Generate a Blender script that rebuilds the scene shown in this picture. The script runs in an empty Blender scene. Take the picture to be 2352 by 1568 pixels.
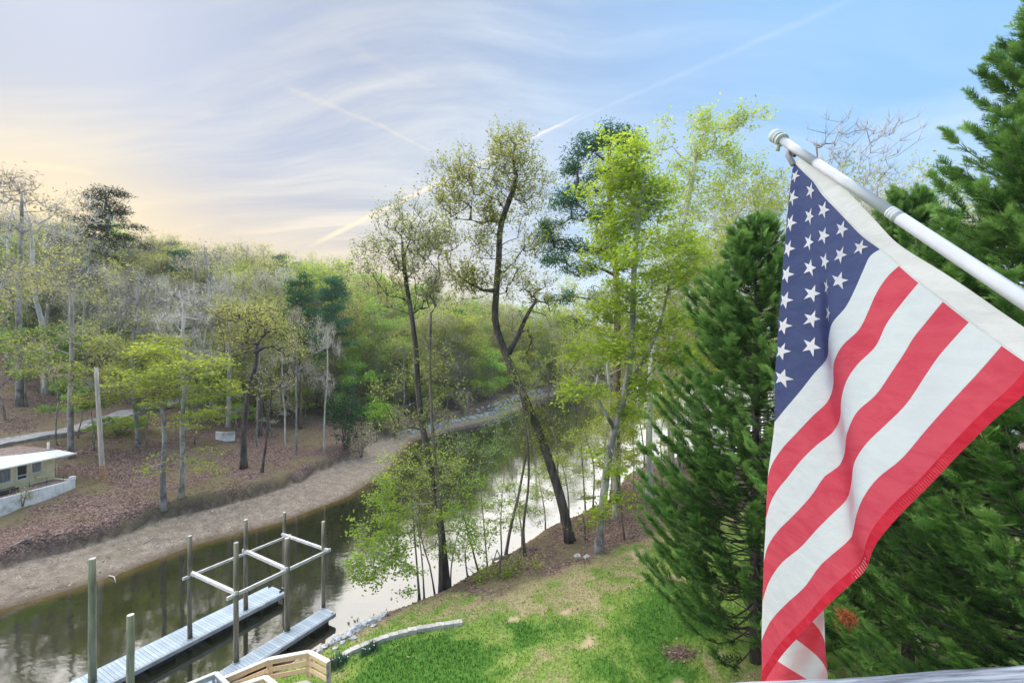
import bpy, math, random
import numpy as np
from mathutils import Vector, Matrix

S = bpy.context.scene
COL = S.collection
R = math.radians
# ------------------------------------------------------------------ camera
CH = 14.0                      # camera height above the creek
cam_d = bpy.data.cameras.new('camera')
cam = bpy.data.objects.new('camera', cam_d)
COL.objects.link(cam)
cam.location = (0, 0, CH)
cam.rotation_euler = (R(90), 0, 0)
cam_d.lens = 16.0
cam_d.sensor_width = 36.0
cam_d.clip_start = 0.05
cam_d.clip_end = 6000
S.camera = cam
# ------------------------------------------------------------------ exposure
S.view_settings.view_transform = 'Standard'
S.view_settings.look = 'None'
S.view_settings.gamma = 1.0
S.view_settings.exposure = 1.08
S.view_settings.use_curve_mapping = False
S.render.engine = 'CYCLES'
S.cycles.use_denoising = True
S.cycles.max_bounces = 8
S.cycles.diffuse_bounces = 3
S.cycles.glossy_bounces = 3
S.cycles.transmission_bounces = 4
S.cycles.transparent_max_bounces = 6
# ------------------------------------------------------------------ sky
SUN_AZ = -44.0     # degrees from the view axis, negative = left
SUN_EL = 32.0
sun_dir = Vector((math.sin(R(SUN_AZ)) * math.cos(R(SUN_EL)), math.cos(R(SUN_AZ)) * math.cos(R(SUN_EL)), math.sin(R(SUN_EL))))


class NB:
    """small helper to wire shader nodes"""
    def __init__(s, nt):
        s.nt = nt

    def n(s, typ, **kw):
        nd = s.nt.nodes.new(typ)
        for k, v in kw.items():
            setattr(nd, k, v)
        return nd

    def set(s, sock, v):
        if hasattr(v, 'is_output') or isinstance(v, bpy.types.NodeSocket):
            s.nt.links.new(v, sock)
        else:
            sock.default_value = v

    def m(s, op, a, b=None, c=None, clamp=False):
        nd = s.n('ShaderNodeMath', operation=op)
        nd.use_clamp = clamp
        s.set(nd.inputs[0], a)
        if b is not None: s.set(nd.inputs[1], b)
        if c is not None: s.set(nd.inputs[2], c)
        return nd.outputs[0]

    def v(s, op, a, b=None):
        nd = s.n('ShaderNodeVectorMath', operation=op)
        s.set(nd.inputs[0], a)
        if b is not None: s.set(nd.inputs[1], b)
        return nd.outputs['Value'] if op in ('DOT_PRODUCT', 'LENGTH') else nd.outputs[0]

    def sm(s, x, a, b, lo=0.0, hi=1.0):
        nd = s.n('ShaderNodeMapRange', interpolation_type='SMOOTHSTEP')
        s.set(nd.inputs[0], x)
        for i, q in enumerate((a, b, lo, hi)): nd.inputs[i + 1].default_value = q
        return nd.outputs[0]

    def mix(s, f, a, b, blend='MIX'):
        nd = s.n('ShaderNodeMix', data_type='RGBA', blend_type=blend)
        s.set(nd.inputs[0], f)
        for i, q in ((6, a), (7, b)):
            if isinstance(q, tuple): q = (q + (1.0,))[:4]
            s.set(nd.inputs[i], q)
        return nd.outputs[2]

    def noise(s, vec, scale, detail=4.0, rough=0.55, dist=0.0):
        nd = s.n('ShaderNodeTexNoise')
        if vec is not None: s.set(nd.inputs['Vector'], vec)
        nd.inputs['Scale'].default_value = scale
        nd.inputs['Detail'].default_value = detail
        nd.inputs['Roughness'].default_value = rough
        nd.inputs['Distortion'].default_value = dist
        return nd.outputs[0]

    def mapping(s, vec, rot=(0, 0, 0), scale=(1, 1, 1), loc=(0, 0, 0)):
        nd = s.n('ShaderNodeMapping')
        s.set(nd.inputs[0], vec)
        nd.inputs['Rotation'].default_value = rot
        nd.inputs['Scale'].default_value = scale
        nd.inputs['Location'].default_value = loc
        return nd.outputs[0]

    def ramp(s, fac, stops):
        nd = s.n('ShaderNodeValToRGB')
        s.set(nd.inputs[0], fac)
        el = nd.color_ramp.elements
        while len(el) < len(stops): el.new(0.5)
        for e, (p, c) in zip(el, stops):
            e.position = p
            e.color = (c[0], c[1], c[2], 1)
        return nd.outputs[0]


F_PX = 1045.0      # focal length in pixels of a 2352-wide picture


def ray(px, py):
    return Vector(((px - 1176) / F_PX, 1.0, (784 - py) / F_PX)).normalized()


W = bpy.data.worlds.new('World')
S.world = W
W.use_nodes = True
nt = W.node_tree
nt.nodes.clear()
b = NB(nt)
SKY_STRENGTH = 0.1   # x the physically bright Nishita scale
geo = b.n('ShaderNodeTexCoord')
D = geo.outputs['Generated']
sep = b.n('ShaderNodeSeparateXYZ'); b.set(sep.inputs[0], D)
dz = sep.outputs[2]
nish = b.n('ShaderNodeTexSky', sky_type='NISHITA')
nish.sun_disc = False
nish.sun_elevation = R(SUN_EL)
nish.sun_rotation = R(SUN_AZ)
nish.altitude = 200
nish.air_density = 1.0
nish.dust_density = 1.6
nish.ozone_density = 2.0
sunflat = Vector((sun_dir.x, sun_dir.y, 0)).normalized()
azdot = b.v('DOT_PRODUCT', b.v('NORMALIZE', b.v('MULTIPLY', D, (1, 1, 0))), tuple(sunflat))
sdot = b.v('DOT_PRODUCT', D, tuple(sun_dir))
elev = b.m('MAXIMUM', dz, 0.0)
# clear air: Nishita lifted by a pale blue twilight veil
k = 0.97 / SKY_STRENGTH
def C(r, g, bl): return (r * k, g * k, bl * k)
blue = b.mix(b.sm(azdot, 0.1, 1.0), C(.17, .315, .52), C(.21, .25, .335))
base = b.mix(0.95, nish.outputs[0], blue)
# pale band above the horizon on all sides, warm towards the sun
lowband = b.sm(elev, 0.0, 0.37, 1.0, 0.0)
pale = b.mix(b.sm(azdot, 0.55, 1.0), C(.40, .485, .56), C(.60, .435, .20))
base = b.mix(b.m('MULTIPLY', lowband, 0.85), base, pale)
# cirrus: a layer seen in perspective, streaked along the wind
pl = b.v('DIVIDE', D, None)
den = b.m('ADD', b.m('MAXIMUM', dz, 0.0), 0.16)
comb = b.n('ShaderNodeCombineXYZ')
b.set(comb.inputs[0], den); b.set(comb.inputs[1], den); b.set(comb.inputs[2], den)
nt.nodes.remove(pl.node)
P = b.v('MULTIPLY', b.v('DIVIDE', D, comb.outputs[0]), (1, 1, 0))
wr = b.n('ShaderNodeTexNoise'); wr.inputs['Scale'].default_value = 0.55; wr.inputs['Detail'].default_value = 2
b.set(wr.inputs['Vector'], P)
Pw = b.v('ADD', P, b.v('MULTIPLY', b.v('SUBTRACT', wr.outputs['Color'], (.5, .5, .5)), (0.9, 0.9, 0)))
c1 = b.noise(b.mapping(Pw, rot=(0, 0, R(28)), scale=(0.33, 1.7, 1)), 1.0, 7, .62)
c2 = b.noise(b.mapping(Pw, rot=(0, 0, R(50)), scale=(0.5, 4.0, 1), loc=(3, 1, 0)), 1.0, 5, .6)
broad = b.noise(b.mapping(P, scale=(.6, .6, 1), loc=(7.3, 2.2, 0)), 0.7, 2, .5)
cir = b.m('ADD', b.m('MULTIPLY', b.sm(c1, .40, .66), .8), b.m('MULTIPLY', b.sm(c2, .45, .72), .45))
# thicker towards the sunset side of the sky
cir = b.m('MULTIPLY', cir, b.m('ADD', b.sm(azdot, 0.25, 1.0, .25, 1.15), b.m('MULTIPLY', b.sm(broad, .4, .7), .25)), clamp=True)
cc = b.mix(b.sm(azdot, 0.5, 1.0), C(.37, .45, .54), C(.435, .425, .41))
cc = b.mix(b.m('MULTIPLY', b.sm(azdot, 0.7, 1.0), b.sm(elev, 0.02, .36, 1.0, 0.0)), cc, C(.56, .43, .25))
base = b.mix(b.m('MULTIPLY', cir, .95), base, cc)


def contrail(px0, py0, px1, py1, w0, w1, strength, t0=None, t1=None):
    """a jet trail: a thin great-circle band through two directions, with soft ends and a ragged edge"""
    global base
    a, c = ray(px0, py0), ray(px1, py1)
    nrm = a.cross(c).normalized()
    mid = (a + c).normalized()
    along = nrm.cross(mid).normalized()
    tA, tC = a.dot(along), c.dot(along)
    lo, hi = min(tA, tC), max(tA, tC)
    t = b.v('DOT_PRODUCT', D, tuple(along))
    wob = b.noise(D, 26, 3, .6)
    dist = b.m('ABSOLUTE', b.m('ADD', b.v('DOT_PRODUCT', D, tuple(nrm)), b.m('MULTIPLY', b.m('SUBTRACT', wob, .5), .006)))
    wid = b.sm(t, tA, tC, w0, w1) if tA < tC else b.sm(t, tC, tA, w1, w0)
    band = b.m('SUBTRACT', 1.0, b.m('DIVIDE', dist, wid), clamp=True)
    ends = b.m('MULTIPLY', b.sm(t, lo, lo + .12 * (hi - lo)), b.sm(t, hi - .15 * (hi - lo), hi, 1.0, 0.0))
    front = b.sm(b.v('DOT_PRODUCT', D, tuple(mid)), .2, .4)
    f = b.m('MULTIPLY', b.m('MULTIPLY', band, ends), b.m('MULTIPLY', front, b.m('ADD', b.m('MULTIPLY', wob, .8), .5)))
    f = b.m('MULTIPLY', f, strength * .62, clamp=True)
    warm = b.mix(b.sm(azdot, 0.55, .98), C(.52, .53, .58), C(.60, .49, .34))
    base = b.mix(f, base, warm)


contrail(690, 575, 1360, 250, .0065, .0035, 1.7)
contrail(1150, 352, 2050, -40, .004, .009, .2)
contrail(640, 195, 900, 300, .009, .005, .3)
contrail(860, 280, 1040, 375, .005, .003, .4)
contrail(760, 90, 1010, 210, .014, .008, .14)
contrail(200, 330, 520, 255, .012, .008, .22)
contrail(1950, 330, 2500, 205, .05, .05, .35)
contrail(-80, 360, 240, 400, .008, .006, .5)
# the low sun glowing through thin cloud at the tree line
glow = b.m('POWER', b.m('MAXIMUM', b.v('DOT_PRODUCT', D, tuple(ray(110, 540))), 0.0), 80)
base = b.mix(b.m('MULTIPLY', glow, .6), base, C(.66, .52, .27))
bg = b.n('ShaderNodeBackground')
bg.inputs['Strength'].default_value = SKY_STRENGTH
b.set(bg.inputs[0], base)
out = b.n('ShaderNodeOutputWorld')
nt.links.new(bg.outputs[0], out.inputs[0])
# ------------------------------------------------------------------ sun (low, diffused by the cirrus)
sl = bpy.data.lights.new('sun', 'SUN')
sl.energy = 4.6
sl.angle = R(150)
sl.color = (1.0, .94, .85)
so = bpy.data.objects.new('sun', sl)
COL.objects.link(so)
so.rotation_euler = (-sun_dir).to_track_quat('-Z', 'Y').to_euler()
so.location = sun_dir * 100

# =================================================================== helpers
def rng_(s): return np.random.default_rng(s)


class Acc:
    """collects polygons; build() links them as ONE mesh object"""
    def __init__(s):
        s.V = []; s.Q = []; s.T = []; s.n = 0; s.tint = []; s.qm = []; s.tm = []

    def add(s, V, Q=None, T=None, tint=None, mi=0):
        V = np.asarray(V, float).reshape(-1, 3)
        s.V.append(V)
        s.tint.append(np.full(len(V), .5) if tint is None else np.broadcast_to(np.asarray(tint, float), (len(V),)))
        if Q is not None and len(Q):
            Q = np.asarray(Q, int); s.Q.append(Q + s.n); s.qm.append(np.full(len(Q), mi))
        if T is not None and len(T):
            T = np.asarray(T, int); s.T.append(T + s.n); s.tm.append(np.full(len(T), mi))
        s.n += len(V)
        return s

    def box(s, c, sz, rz=0.0, mi=0, M=None):
        x, y, z = np.array(sz) / 2
        v = np.array([[i * x, j * y, kk * z] for kk in (-1, 1) for j in (-1, 1) for i in (-1, 1)])
        if M is not None: v = v @ np.array(M).T
        cs, sn = math.cos(rz), math.sin(rz)
        v = np.stack([v[:, 0] * cs - v[:, 1] * sn, v[:, 0] * sn + v[:, 1] * cs, v[:, 2]], 1) + np.array(c)
        return s.add(v, [[0, 2, 3, 1], [4, 5, 7, 6], [0, 1, 5, 4], [2, 6, 7, 3], [0, 4, 6, 2], [1, 3, 7, 5]], mi=mi)

    def beam(s, p0, p1, w, h, mi=0, up=(0, 0, 1)):
        """rectangular bar from p0 to p1, w across, h along up"""
        p0, p1 = Vector(p0), Vector(p1)
        d = (p1 - p0); L = d.length; d.normalize()
        a = d.cross(Vector(up)).normalized(); u = a.cross(d)
        M = np.array([[d.x, a.x, u.x], [d.y, a.y, u.y], [d.z, a.z, u.z]])
        return s.box((p0 + p1) / 2, (L, w, h), mi=mi, M=M)

    def tube(s, P, rad, sides=6, cap=True, tint=None, mi=0):
        P = np.asarray(P, float); m = len(P)
        rad = np.broadcast_to(np.asarray(rad, float), (m,))
        T = np.gradient(P, axis=0); T /= np.linalg.norm(T, axis=1)[:, None] + 1e-9
        ref = np.where(np.abs(T[:, 2:3]) > .93, np.array([[1., 0, 0]]), np.array([[0, 0, 1.]]))
        if np.abs(T[:, 2]).mean() > .7: ref = np.tile(np.array([[1., 0, 0]]), (m, 1))
        else: ref = np.tile(np.array([[0, 0, 1.]]), (m, 1))
        A = np.cross(T, ref); A /= np.linalg.norm(A, axis=1)[:, None] + 1e-9
        B = np.cross(T, A)
        th = np.linspace(0, 2 * np.pi, sides, endpoint=False)
        V = (P[:, None] + rad[:, None, None] * (A[:, None] * np.cos(th)[None, :, None] + B[:, None] * np.sin(th)[None, :, None])).reshape(-1, 3)
        i = np.arange(m - 1)[:, None] * sides; j = np.arange(sides)[None]; j2 = (j + 1) % sides
        Q = np.stack([i + j, i + j2, i + sides + j2, i + sides + j], -1).reshape(-1, 4)
        TT = None
        if cap:
            V = np.vstack([V, P[:1], P[-1:]])
            c0, c1 = m * sides, m * sides + 1
            jj = np.arange(sides); kk = (jj + 1) % sides
            TT = np.vstack([np.stack([np.full(sides, c0), kk, jj], 1), np.stack([np.full(sides, c1), (m - 1) * sides + jj, (m - 1) * sides + kk], 1)])
        return s.add(V, Q, TT, tint, mi)

    def mesh(s, name, mats, smooth=False):
        me = bpy.data.meshes.new(name)
        V = np.vstack(s.V)
        nq = sum(len(q) for q in s.Q); ntq = sum(len(t) for t in s.T)
        idx = []; mi = []
        if nq: idx.append(np.vstack(s.Q).ravel()); mi.append(np.concatenate(s.qm))
        if ntq: idx.append(np.vstack(s.T).ravel()); mi.append(np.concatenate(s.tm))
        idx = np.concatenate(idx)
        starts = np.concatenate([np.arange(nq) * 4, nq * 4 + np.arange(ntq) * 3]).astype(np.int32)
        me.vertices.add(len(V)); me.vertices.foreach_set('co', V.astype(np.float32).ravel())
        me.loops.add(len(idx)); me.loops.foreach_set('vertex_index', idx.astype(np.int32))
        me.polygons.add(nq + ntq); me.polygons.foreach_set('loop_start', starts)
        me.update(calc_edges=True)
        me.polygons.foreach_set('material_index', np.concatenate(mi).astype(np.int32))
        me.polygons.foreach_set('use_smooth', np.full(nq + ntq, smooth))
        at = me.attributes.new('tint', 'FLOAT', 'POINT')
        at.data.foreach_set('value', np.concatenate(s.tint).astype(np.float32))
        for m in (mats if isinstance(mats, (list, tuple)) else [mats]): me.materials.append(m)
        return me

    def build(s, name, mats, parent=None, smooth=False):
        return link(name, s.mesh(name, mats, smooth), parent)


def link(name, data, parent=None):
    o = bpy.data.objects.new(name, data)
    COL.objects.link(o)
    if parent is not None: o.parent = parent
    return o


def tag(o, label=None, cat=None, group=None, kind=None):
    for kk, vv in (('label', label), ('category', cat), ('group', group), ('kind', kind)):
        if vv: o[kk] = vv
    return o


def thing(name, label, cat, loc=(0, 0, 0), rz=0.0, group=None):
    o = bpy.data.objects.new(name, None)
    COL.objects.link(o)
    o.location = loc; o.rotation_euler = (0, 0, rz); o.empty_display_size = .3
    return tag(o, label, cat, group)


# ------------------------------------------------------------------ materials
def newmat(name):
    m = bpy.data.materials.new(name); m.use_nodes = True
    m.node_tree.nodes.clear()
    q = NB(m.node_tree)
    o = q.n('ShaderNodeOutputMaterial')
    return m, q, o


def surf(name, c1, c2, scale=4.0, rough=.75, bump=.25, stretch=(1, 1, 1), detail=5, spec=.3, metal=0.0, c3=None, contrast=(.35, .65), objvar=.0):
    m, q, o = newmat(name)
    tc = q.n('ShaderNodeTexCoord').outputs['Object']
    v = q.mapping(tc, scale=stretch)
    n1 = q.noise(v, scale, detail, .6)
    col = q.mix(q.sm(n1, *contrast), c1, c2)
    if c3 is not None:
        col = q.mix(q.sm(q.noise(q.mapping(tc, loc=(5, 3, 9)), scale * .35, 4, .6), .5, .68), col, c3)
    if objvar:
        oi = q.n('ShaderNodeObjectInfo').outputs['Random']
        hs = q.n('ShaderNodeHueSaturation')
        q.set(hs.inputs['Value'], q.m('ADD', q.m('MULTIPLY', oi, 2 * objvar), 1 - objvar)); q.set(hs.inputs['Color'], col)
        col = hs.outputs[0]
    p = q.n('ShaderNodeBsdfPrincipled')
    q.set(p.inputs['Base Color'], col)
    p.inputs['Roughness'].default_value = rough
    p.inputs['Specular IOR Level'].default_value = spec
    p.inputs['Metallic'].default_value = metal
    if bump:
        bp = q.n('ShaderNodeBump'); bp.inputs['Strength'].default_value = bump; bp.inputs['Distance'].default_value = .02
        q.set(bp.inputs['Height'], q.noise(v, scale * 3, 4, .6)); q.nt.links.new(bp.outputs[0], p.inputs['Normal'])
    q.nt.links.new(p.outputs[0], o.inputs[0])
    return m


def leafmat(name, stops, trans=.4, objvar=.15, hue=.015):
    """leaf colour picked along a ramp by each leaf's own tint, thin enough to let light through"""
    m, q, o = newmat(name)
    a = q.n('ShaderNodeAttribute', attribute_name='tint')
    col = q.ramp(a.outputs['Fac'], stops)
    oi = q.n('ShaderNodeObjectInfo').outputs['Random']
    hs = q.n('ShaderNodeHueSaturation')
    q.set(hs.inputs['Hue'], q.m('ADD', q.m('MULTIPLY', oi, 2 * hue), .5 - hue))
    q.set(hs.inputs['Value'], q.m('ADD', q.m('MULTIPLY', oi, 2 * objvar), 1 - objvar))
    q.set(hs.inputs['Color'], col)
    d = q.n('ShaderNodeBsdfDiffuse'); q.set(d.inputs[0], hs.outputs[0])
    t = q.n('ShaderNodeBsdfTranslucent'); q.set(t.inputs[0], hs.outputs[0])
    mx = q.n('ShaderNodeMixShader'); mx.inputs[0].default_value = trans
    q.nt.links.new(d.outputs[0], mx.inputs[1]); q.nt.links.new(t.outputs[0], mx.inputs[2])
    q.nt.links.new(mx.outputs[0], o.inputs[0])
    return m


M = {}
M['bark_dark'] = surf('bark_dark', (.035, .028, .026), (.12, .10, .095), 3.5, .9, .9, (1, 1, .25), objvar=.15)
M['bark_grey'] = surf('bark_grey', (.20, .185, .18), (.44, .41, .40), 2.2, .9, .6, (1, 1, .3), objvar=.2, c3=(.10, .09, .085))
M['bark_brown'] = surf('bark_brown', (.09, .07, .06), (.22, .18, .16), 2.8, .9, .7, (1, 1, .25), objvar=.15)
M['bark_pale'] = surf('bark_pale', (.38, .36, .36), (.62, .60, .59), 2.2, .9, .4, (1, 1, .4), objvar=.15)
M['bark_pine'] = surf('bark_pine', (.10, .065, .05), (.22, .16, .13), 3, .9, .9, (1, 1, .3))
M['bud'] = leafmat('bud_leaves', [(0, (.28, .285, .085)), (.5, (.44, .465, .13)), (1, (.60, .64, .20))], .5)
M['tanbud'] = leafmat('tan_bud_leaves', [(0, (.30, .275, .17)), (.5, (.46, .43, .24)), (1, (.60, .58, .31))], .5)
M['fresh'] = leafmat('fresh_leaves', [(0, (.17, .31, .035)), (.5, (.31, .50, .06)), (1, (.46, .64, .11))], .48)
M['maple'] = leafmat('maple_leaves', [(0, (.24, .33, .03)), (.5, (.42, .53, .045)), (1, (.58, .66, .08))], .55, .06)
M['lime'] = leafmat('lime_leaves', [(0, (.23, .32, .04)), (.5, (.40, .51, .065)), (1, (.57, .64, .12))], .52, .1)
M['olive'] = leafmat('olive_leaves', [(0, (.18, .215, .03)), (.5, (.33, .38, .055)), (1, (.48, .53, .10))], .5)
M['oakbud'] = leafmat('oak_young_leaves', [(0, (.17, .215, .06)), (.5, (.30, .365, .10)), (1, (.46, .53, .16))], .55)
M['under'] = leafmat('understory_leaves', [(0, (.11, .22, .035)), (.5, (.21, .37, .06)), (1, (.33, .49, .10))], .5)
M['pine'] = leafmat('pine_needles', [(0, (.025, .085, .045)), (.5, (.05, .15, .07)), (1, (.10, .24, .10))], .2)
M['pinedark'] = leafmat('dark_pine_needles', [(0, (.015, .03, .02)), (.5, (.025, .05, .03)), (1, (.04, .075, .04))], .15)
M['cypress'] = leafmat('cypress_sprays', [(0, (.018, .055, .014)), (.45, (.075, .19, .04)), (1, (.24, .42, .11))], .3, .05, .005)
M['cypress_dead'] = leafmat('dead_cypress_sprays', [(0, (.22, .07, .025)), (1, (.36, .14, .06))], .2)
M['magnolia'] = leafmat('evergreen_leaves', [(0, (.02, .06, .02)), (1, (.05, .12, .035))], .15)
M['dogwood'] = leafmat('dogwood_blossom', [(0, (.45, .50, .38)), (1, (.75, .77, .72))], .4)
M['daff'] = leafmat('daffodil_leaves', [(0, (.05, .12, .08)), (1, (.14, .25, .17))], .2)
M['grass'] = leafmat('grass_blades', [(0, (.36, .30, .16)), (.3, (.29, .30, .10)), (.55, (.18, .32, .05)), (.8, (.085, .21, .03)), (1, (.06, .17, .025))], .35, 0, 0)
M['litter'] = leafmat('fallen_leaves', [(0, (.07, .045, .04)), (.35, (.16, .10, .09)), (.7, (.27, .185, .165)), (1, (.44, .34, .29))], .15, 0, 0)
M['pebble'] = surf('pebbles', (.22, .19, .17), (.48, .44, .41), 2.0, .85, .2)
M['rock'] = surf('pale_rock', (.30, .31, .33), (.58, .59, .62), 3.0, .8, .6, c3=(.16, .16, .17))
M['concrete'] = surf('concrete', (.38, .36, .34), (.55, .52, .50), 5, .85, .3, objvar=.1)
M['painted_wall'] = surf('weathered_white_paint', (.66, .68, .72), (.80, .82, .85), 2.2, .8, .25, c3=(.42, .40, .40))
M['cabin_wall'] = surf('pale_yellow_paint', (.66, .58, .38), (.76, .68, .48), 2, .7, .1)
M['cabin_white'] = surf('white_trim', (.68, .68, .66), (.78, .78, .77), 3, .6, .1)
M['roof_metal'] = surf('pale_roofing', (.55, .57, .60), (.72, .74, .77), 1.5, .5, .1)
M['roof_leaf'] = surf('leaf_covered_roofing', (.15, .11, .10), (.30, .23, .21), 5, .9, .6)
M['glass_dark'] = surf('dark_glass', (.02, .02, .022), (.05, .05, .055), 1, .12, 0, spec=.6)
M['curtain'] = surf('curtained_glass', (.16, .17, .18), (.30, .31, .33), 2, .3, 0, (4, 4, 1))
M['black'] = surf('black_metal', (.02, .02, .022), (.05, .05, .055), 6, .5, .1)
M['asphalt'] = surf('asphalt', (.20, .20, .21), (.30, .30, .31), 2.5, .9, .3)
M['pole_wood'] = surf('pole_wood', (.36, .31, .27), (.50, .45, .41), 3, .85, .3, (3, 3, .2))
def tide(m):
    q = NB(m.node_tree); p = m.node_tree.nodes['Principled BSDF']
    src = p.inputs['Base Color'].links[0].from_socket
    tc = q.n('ShaderNodeTexCoord').outputs['Object']; sp = q.n('ShaderNodeSeparateXYZ'); q.set(sp.inputs[0], tc)
    h = q.m('ADD', sp.outputs[2], q.m('MULTIPLY', q.noise(tc, 3, 4, .6), .8))
    q.set(p.inputs['Base Color'], q.mix(q.sm(h, 2.0, 2.5, .8, 0), src, (.02, .018, .012)))


M['pile'] = surf('weathered_piling', (.10, .085, .065), (.24, .21, .165), 4, .9, .6, (2, 2, .2), objvar=.25)
M['pile_green'] = surf('treated_piling', (.13, .14, .09), (.25, .25, .17), 4, .9, .5, (2, 2, .2), objvar=.15)
tide(M['pile']); tide(M['pile_green'])
M['deck'] = surf('dock_board', (.34, .42, .52), (.47, .56, .66), 2.5, .65, .15, (1, 8, 1), objvar=.13, c3=(.27, .32, .37))
M['alu'] = surf('galvanised_steel', (.30, .33, .37), (.44, .48, .53), 3, .5, .1, metal=.3)
M['alu_pale'] = surf('lift_aluminium', (.50, .49, .50), (.64, .63, .64), 3, .5, .1, (1, 1, 1), metal=.2, objvar=.05)
M['float'] = surf('black_float', (.012, .012, .012), (.03, .03, .03), 3, .6, .1)
M['newwood'] = surf('new_pine_board', (.58, .40, .23), (.72, .54, .34), 5, .7, .15, (6, 6, .6), objvar=.06)
M['newcap'] = surf('pale_cap_board', (.74, .66, .57), (.84, .78, .71), 5, .7, .1, (6, 6, .6), objvar=.04)  # pine paled so its colour carries the glare of light on the caps
M['oldwood'] = surf('grey_timber', (.12, .12, .125), (.30, .30, .32), 4, .85, .4, (1, 1, 1), objvar=.1)
M['stake'] = surf('pale_green_stake', (.22, .34, .22), (.30, .42, .30), 4, .6, .1)
M['bluebox'] = surf('blue_white_plastic', (.30, .40, .62), (.52, .62, .80), 3, .6, .05)


def rail_material():
    m, q, o = newmat('weathered_rail_wood')
    tc = q.n('ShaderNodeTexCoord').outputs['Object']
    g = q.noise(q.mapping(tc, scale=(2.5, 55, 30)), 1.0, 6, .7, .6)
    g2 = q.noise(q.mapping(tc, scale=(6, 160, 60), loc=(2, 1, 0)), 1.0, 3, .6)
    col = q.ramp(g, [(.40, (.02, .024, .035)), (.48, (.09, .11, .15)), (.56, (.19, .22, .27)), (.66, (.33, .37, .42))])
    col = q.mix(q.sm(g2, .62, .72), col, (.035, .04, .055))
    p = q.n('ShaderNodeBsdfPrincipled'); q.set(p.inputs['Base Color'], col); p.inputs['Roughness'].default_value = .7
    bp = q.n('ShaderNodeBump'); bp.inputs['Strength'].default_value = .8; bp.inputs['Distance'].default_value = .004
    q.set(bp.inputs['Height'], g); q.nt.links.new(bp.outputs[0], p.inputs['Normal'])
    q.nt.links.new(p.outputs[0], o.inputs[0])
    return m


def cloth(name, c1, trans, c2=None):
    m, q, o = newmat(name)
    tc = q.n('ShaderNodeTexCoord').outputs['Object']
    n1 = q.noise(q.mapping(tc, rot=(.4, .7, .3), scale=(9, 9, 30)), 1.0, 5, .65, .5)
    col = q.mix(q.sm(n1, .35, .7), c1, c2 or tuple(min(1, x * 1.12 + .01) for x in c1))
    d = q.n('ShaderNodeBsdfDiffuse'); q.set(d.inputs[0], col)
    t = q.n('ShaderNodeBsdfTranslucent'); q.set(t.inputs[0], col)
    bp = q.n('ShaderNodeBump'); bp.inputs['Strength'].default_value = .45; bp.inputs['Distance'].default_value = .010
    vo = q.n('ShaderNodeTexVoronoi', feature='DISTANCE_TO_EDGE'); vo.inputs['Scale'].default_value = 9.0
    wv = q.n('ShaderNodeTexNoise'); wv.inputs['Scale'].default_value = 7.0; q.set(wv.inputs['Vector'], tc)
    q.set(vo.inputs['Vector'], q.v('ADD', q.mapping(tc, scale=(1, 1, 1.6)), q.v('MULTIPLY', wv.outputs['Color'], (.12, .12, .12))))
    hgt_ = q.m('ADD', q.m('MULTIPLY', n1, .8), q.sm(vo.outputs['Distance'], 0, .16, .12, 0))
    q.set(bp.inputs['Height'], hgt_); q.nt.links.new(bp.outputs[0], d.inputs['Normal']); q.nt.links.new(bp.outputs[0], t.inputs['Normal'])
    mx = q.n('ShaderNodeMixShader'); mx.inputs[0].default_value = trans
    q.nt.links.new(d.outputs[0], mx.inputs[1]); q.nt.links.new(t.outputs[0], mx.inputs[2])
    q.nt.links.new(mx.outputs[0], o.inputs[0])
    return m


M['rail'] = rail_material()
M['f_red'] = cloth('red_cloth', (.70, .10, .145), .62, (.63, .07, .115))
M['f_white'] = cloth('white_cloth', (.72, .74, .80), .6, (.67, .69, .755))
M['f_blue'] = cloth('blue_cloth', (.105, .12, .26), .72, (.085, .10, .23))
M['f_star'] = cloth('star_cloth', (.66, .68, .75), .4)
M['f_head'] = cloth('header_cloth', (.62, .62, .65), .45)
M['f_stitch'] = cloth('stitched_hem', (.52, .03, .06), .45, (.62, .05, .085))
M['fp'] = surf('pole_enamel', (.27, .30, .35), (.33, .36, .41), 3, .35, 0, spec=.5)
M['fp_cap'] = surf('grey_plastic', (.34, .40, .42), (.40, .46, .48), 3, .45, 0, spec=.4)

# =================================================================== terrain
WEST = [(-36, -60), (-31, 5), (-28.6, 16), (-26.7, 23.75), (-24, 26.8), (-21.8, 31.4), (-18, 35.2), (-14.8, 41.1), (-13.5, 49.4), (-14, 57.1), (-14, 64.7), (-9.5, 72.8), (-3.6, 80.8), (2.15, 93.8), (7.9, 111.7), (21.7, 136), (45, 160), (120, 195), (500, 300)]
EAST = [(-28, -60), (-22, 3), (-15.5, 11), (-11.5, 17.2), (-8.3, 21.3), (-6.95, 23), (-4.2, 25), (.1, 30.1), (2.4, 33.6), (8.6, 40), (12.1, 47.8), (17, 53), (27, 55.5), (46, 59), (90, 70), (500, 120)]
WATER = WEST + EAST[::-1]


def seg_dist(x, y, poly):
    best = np.full(x.shape, 1e9)
    for (x0, y0), (x1, y1) in zip(poly[:-1], poly[1:]):
        dx, dy = x1 - x0, y1 - y0
        t = np.clip(((x - x0) * dx + (y - y0) * dy) / (dx * dx + dy * dy), 0, 1)
        best = np.minimum(best, np.hypot(x - x0 - t * dx, y - y0 - t * dy))
    return best


def inside(x, y, poly):
    r = np.zeros(x.shape, bool)
    n = len(poly)
    for i in range(n):
        x0, y0 = poly[i]; x1, y1 = poly[(i + 1) % n]
        c = ((y0 > y) != (y1 > y)) & (x < (x1 - x0) * (y - y0) / ((y1 - y0) or 1e-9) + x0)
        r ^= c
    return r


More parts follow.
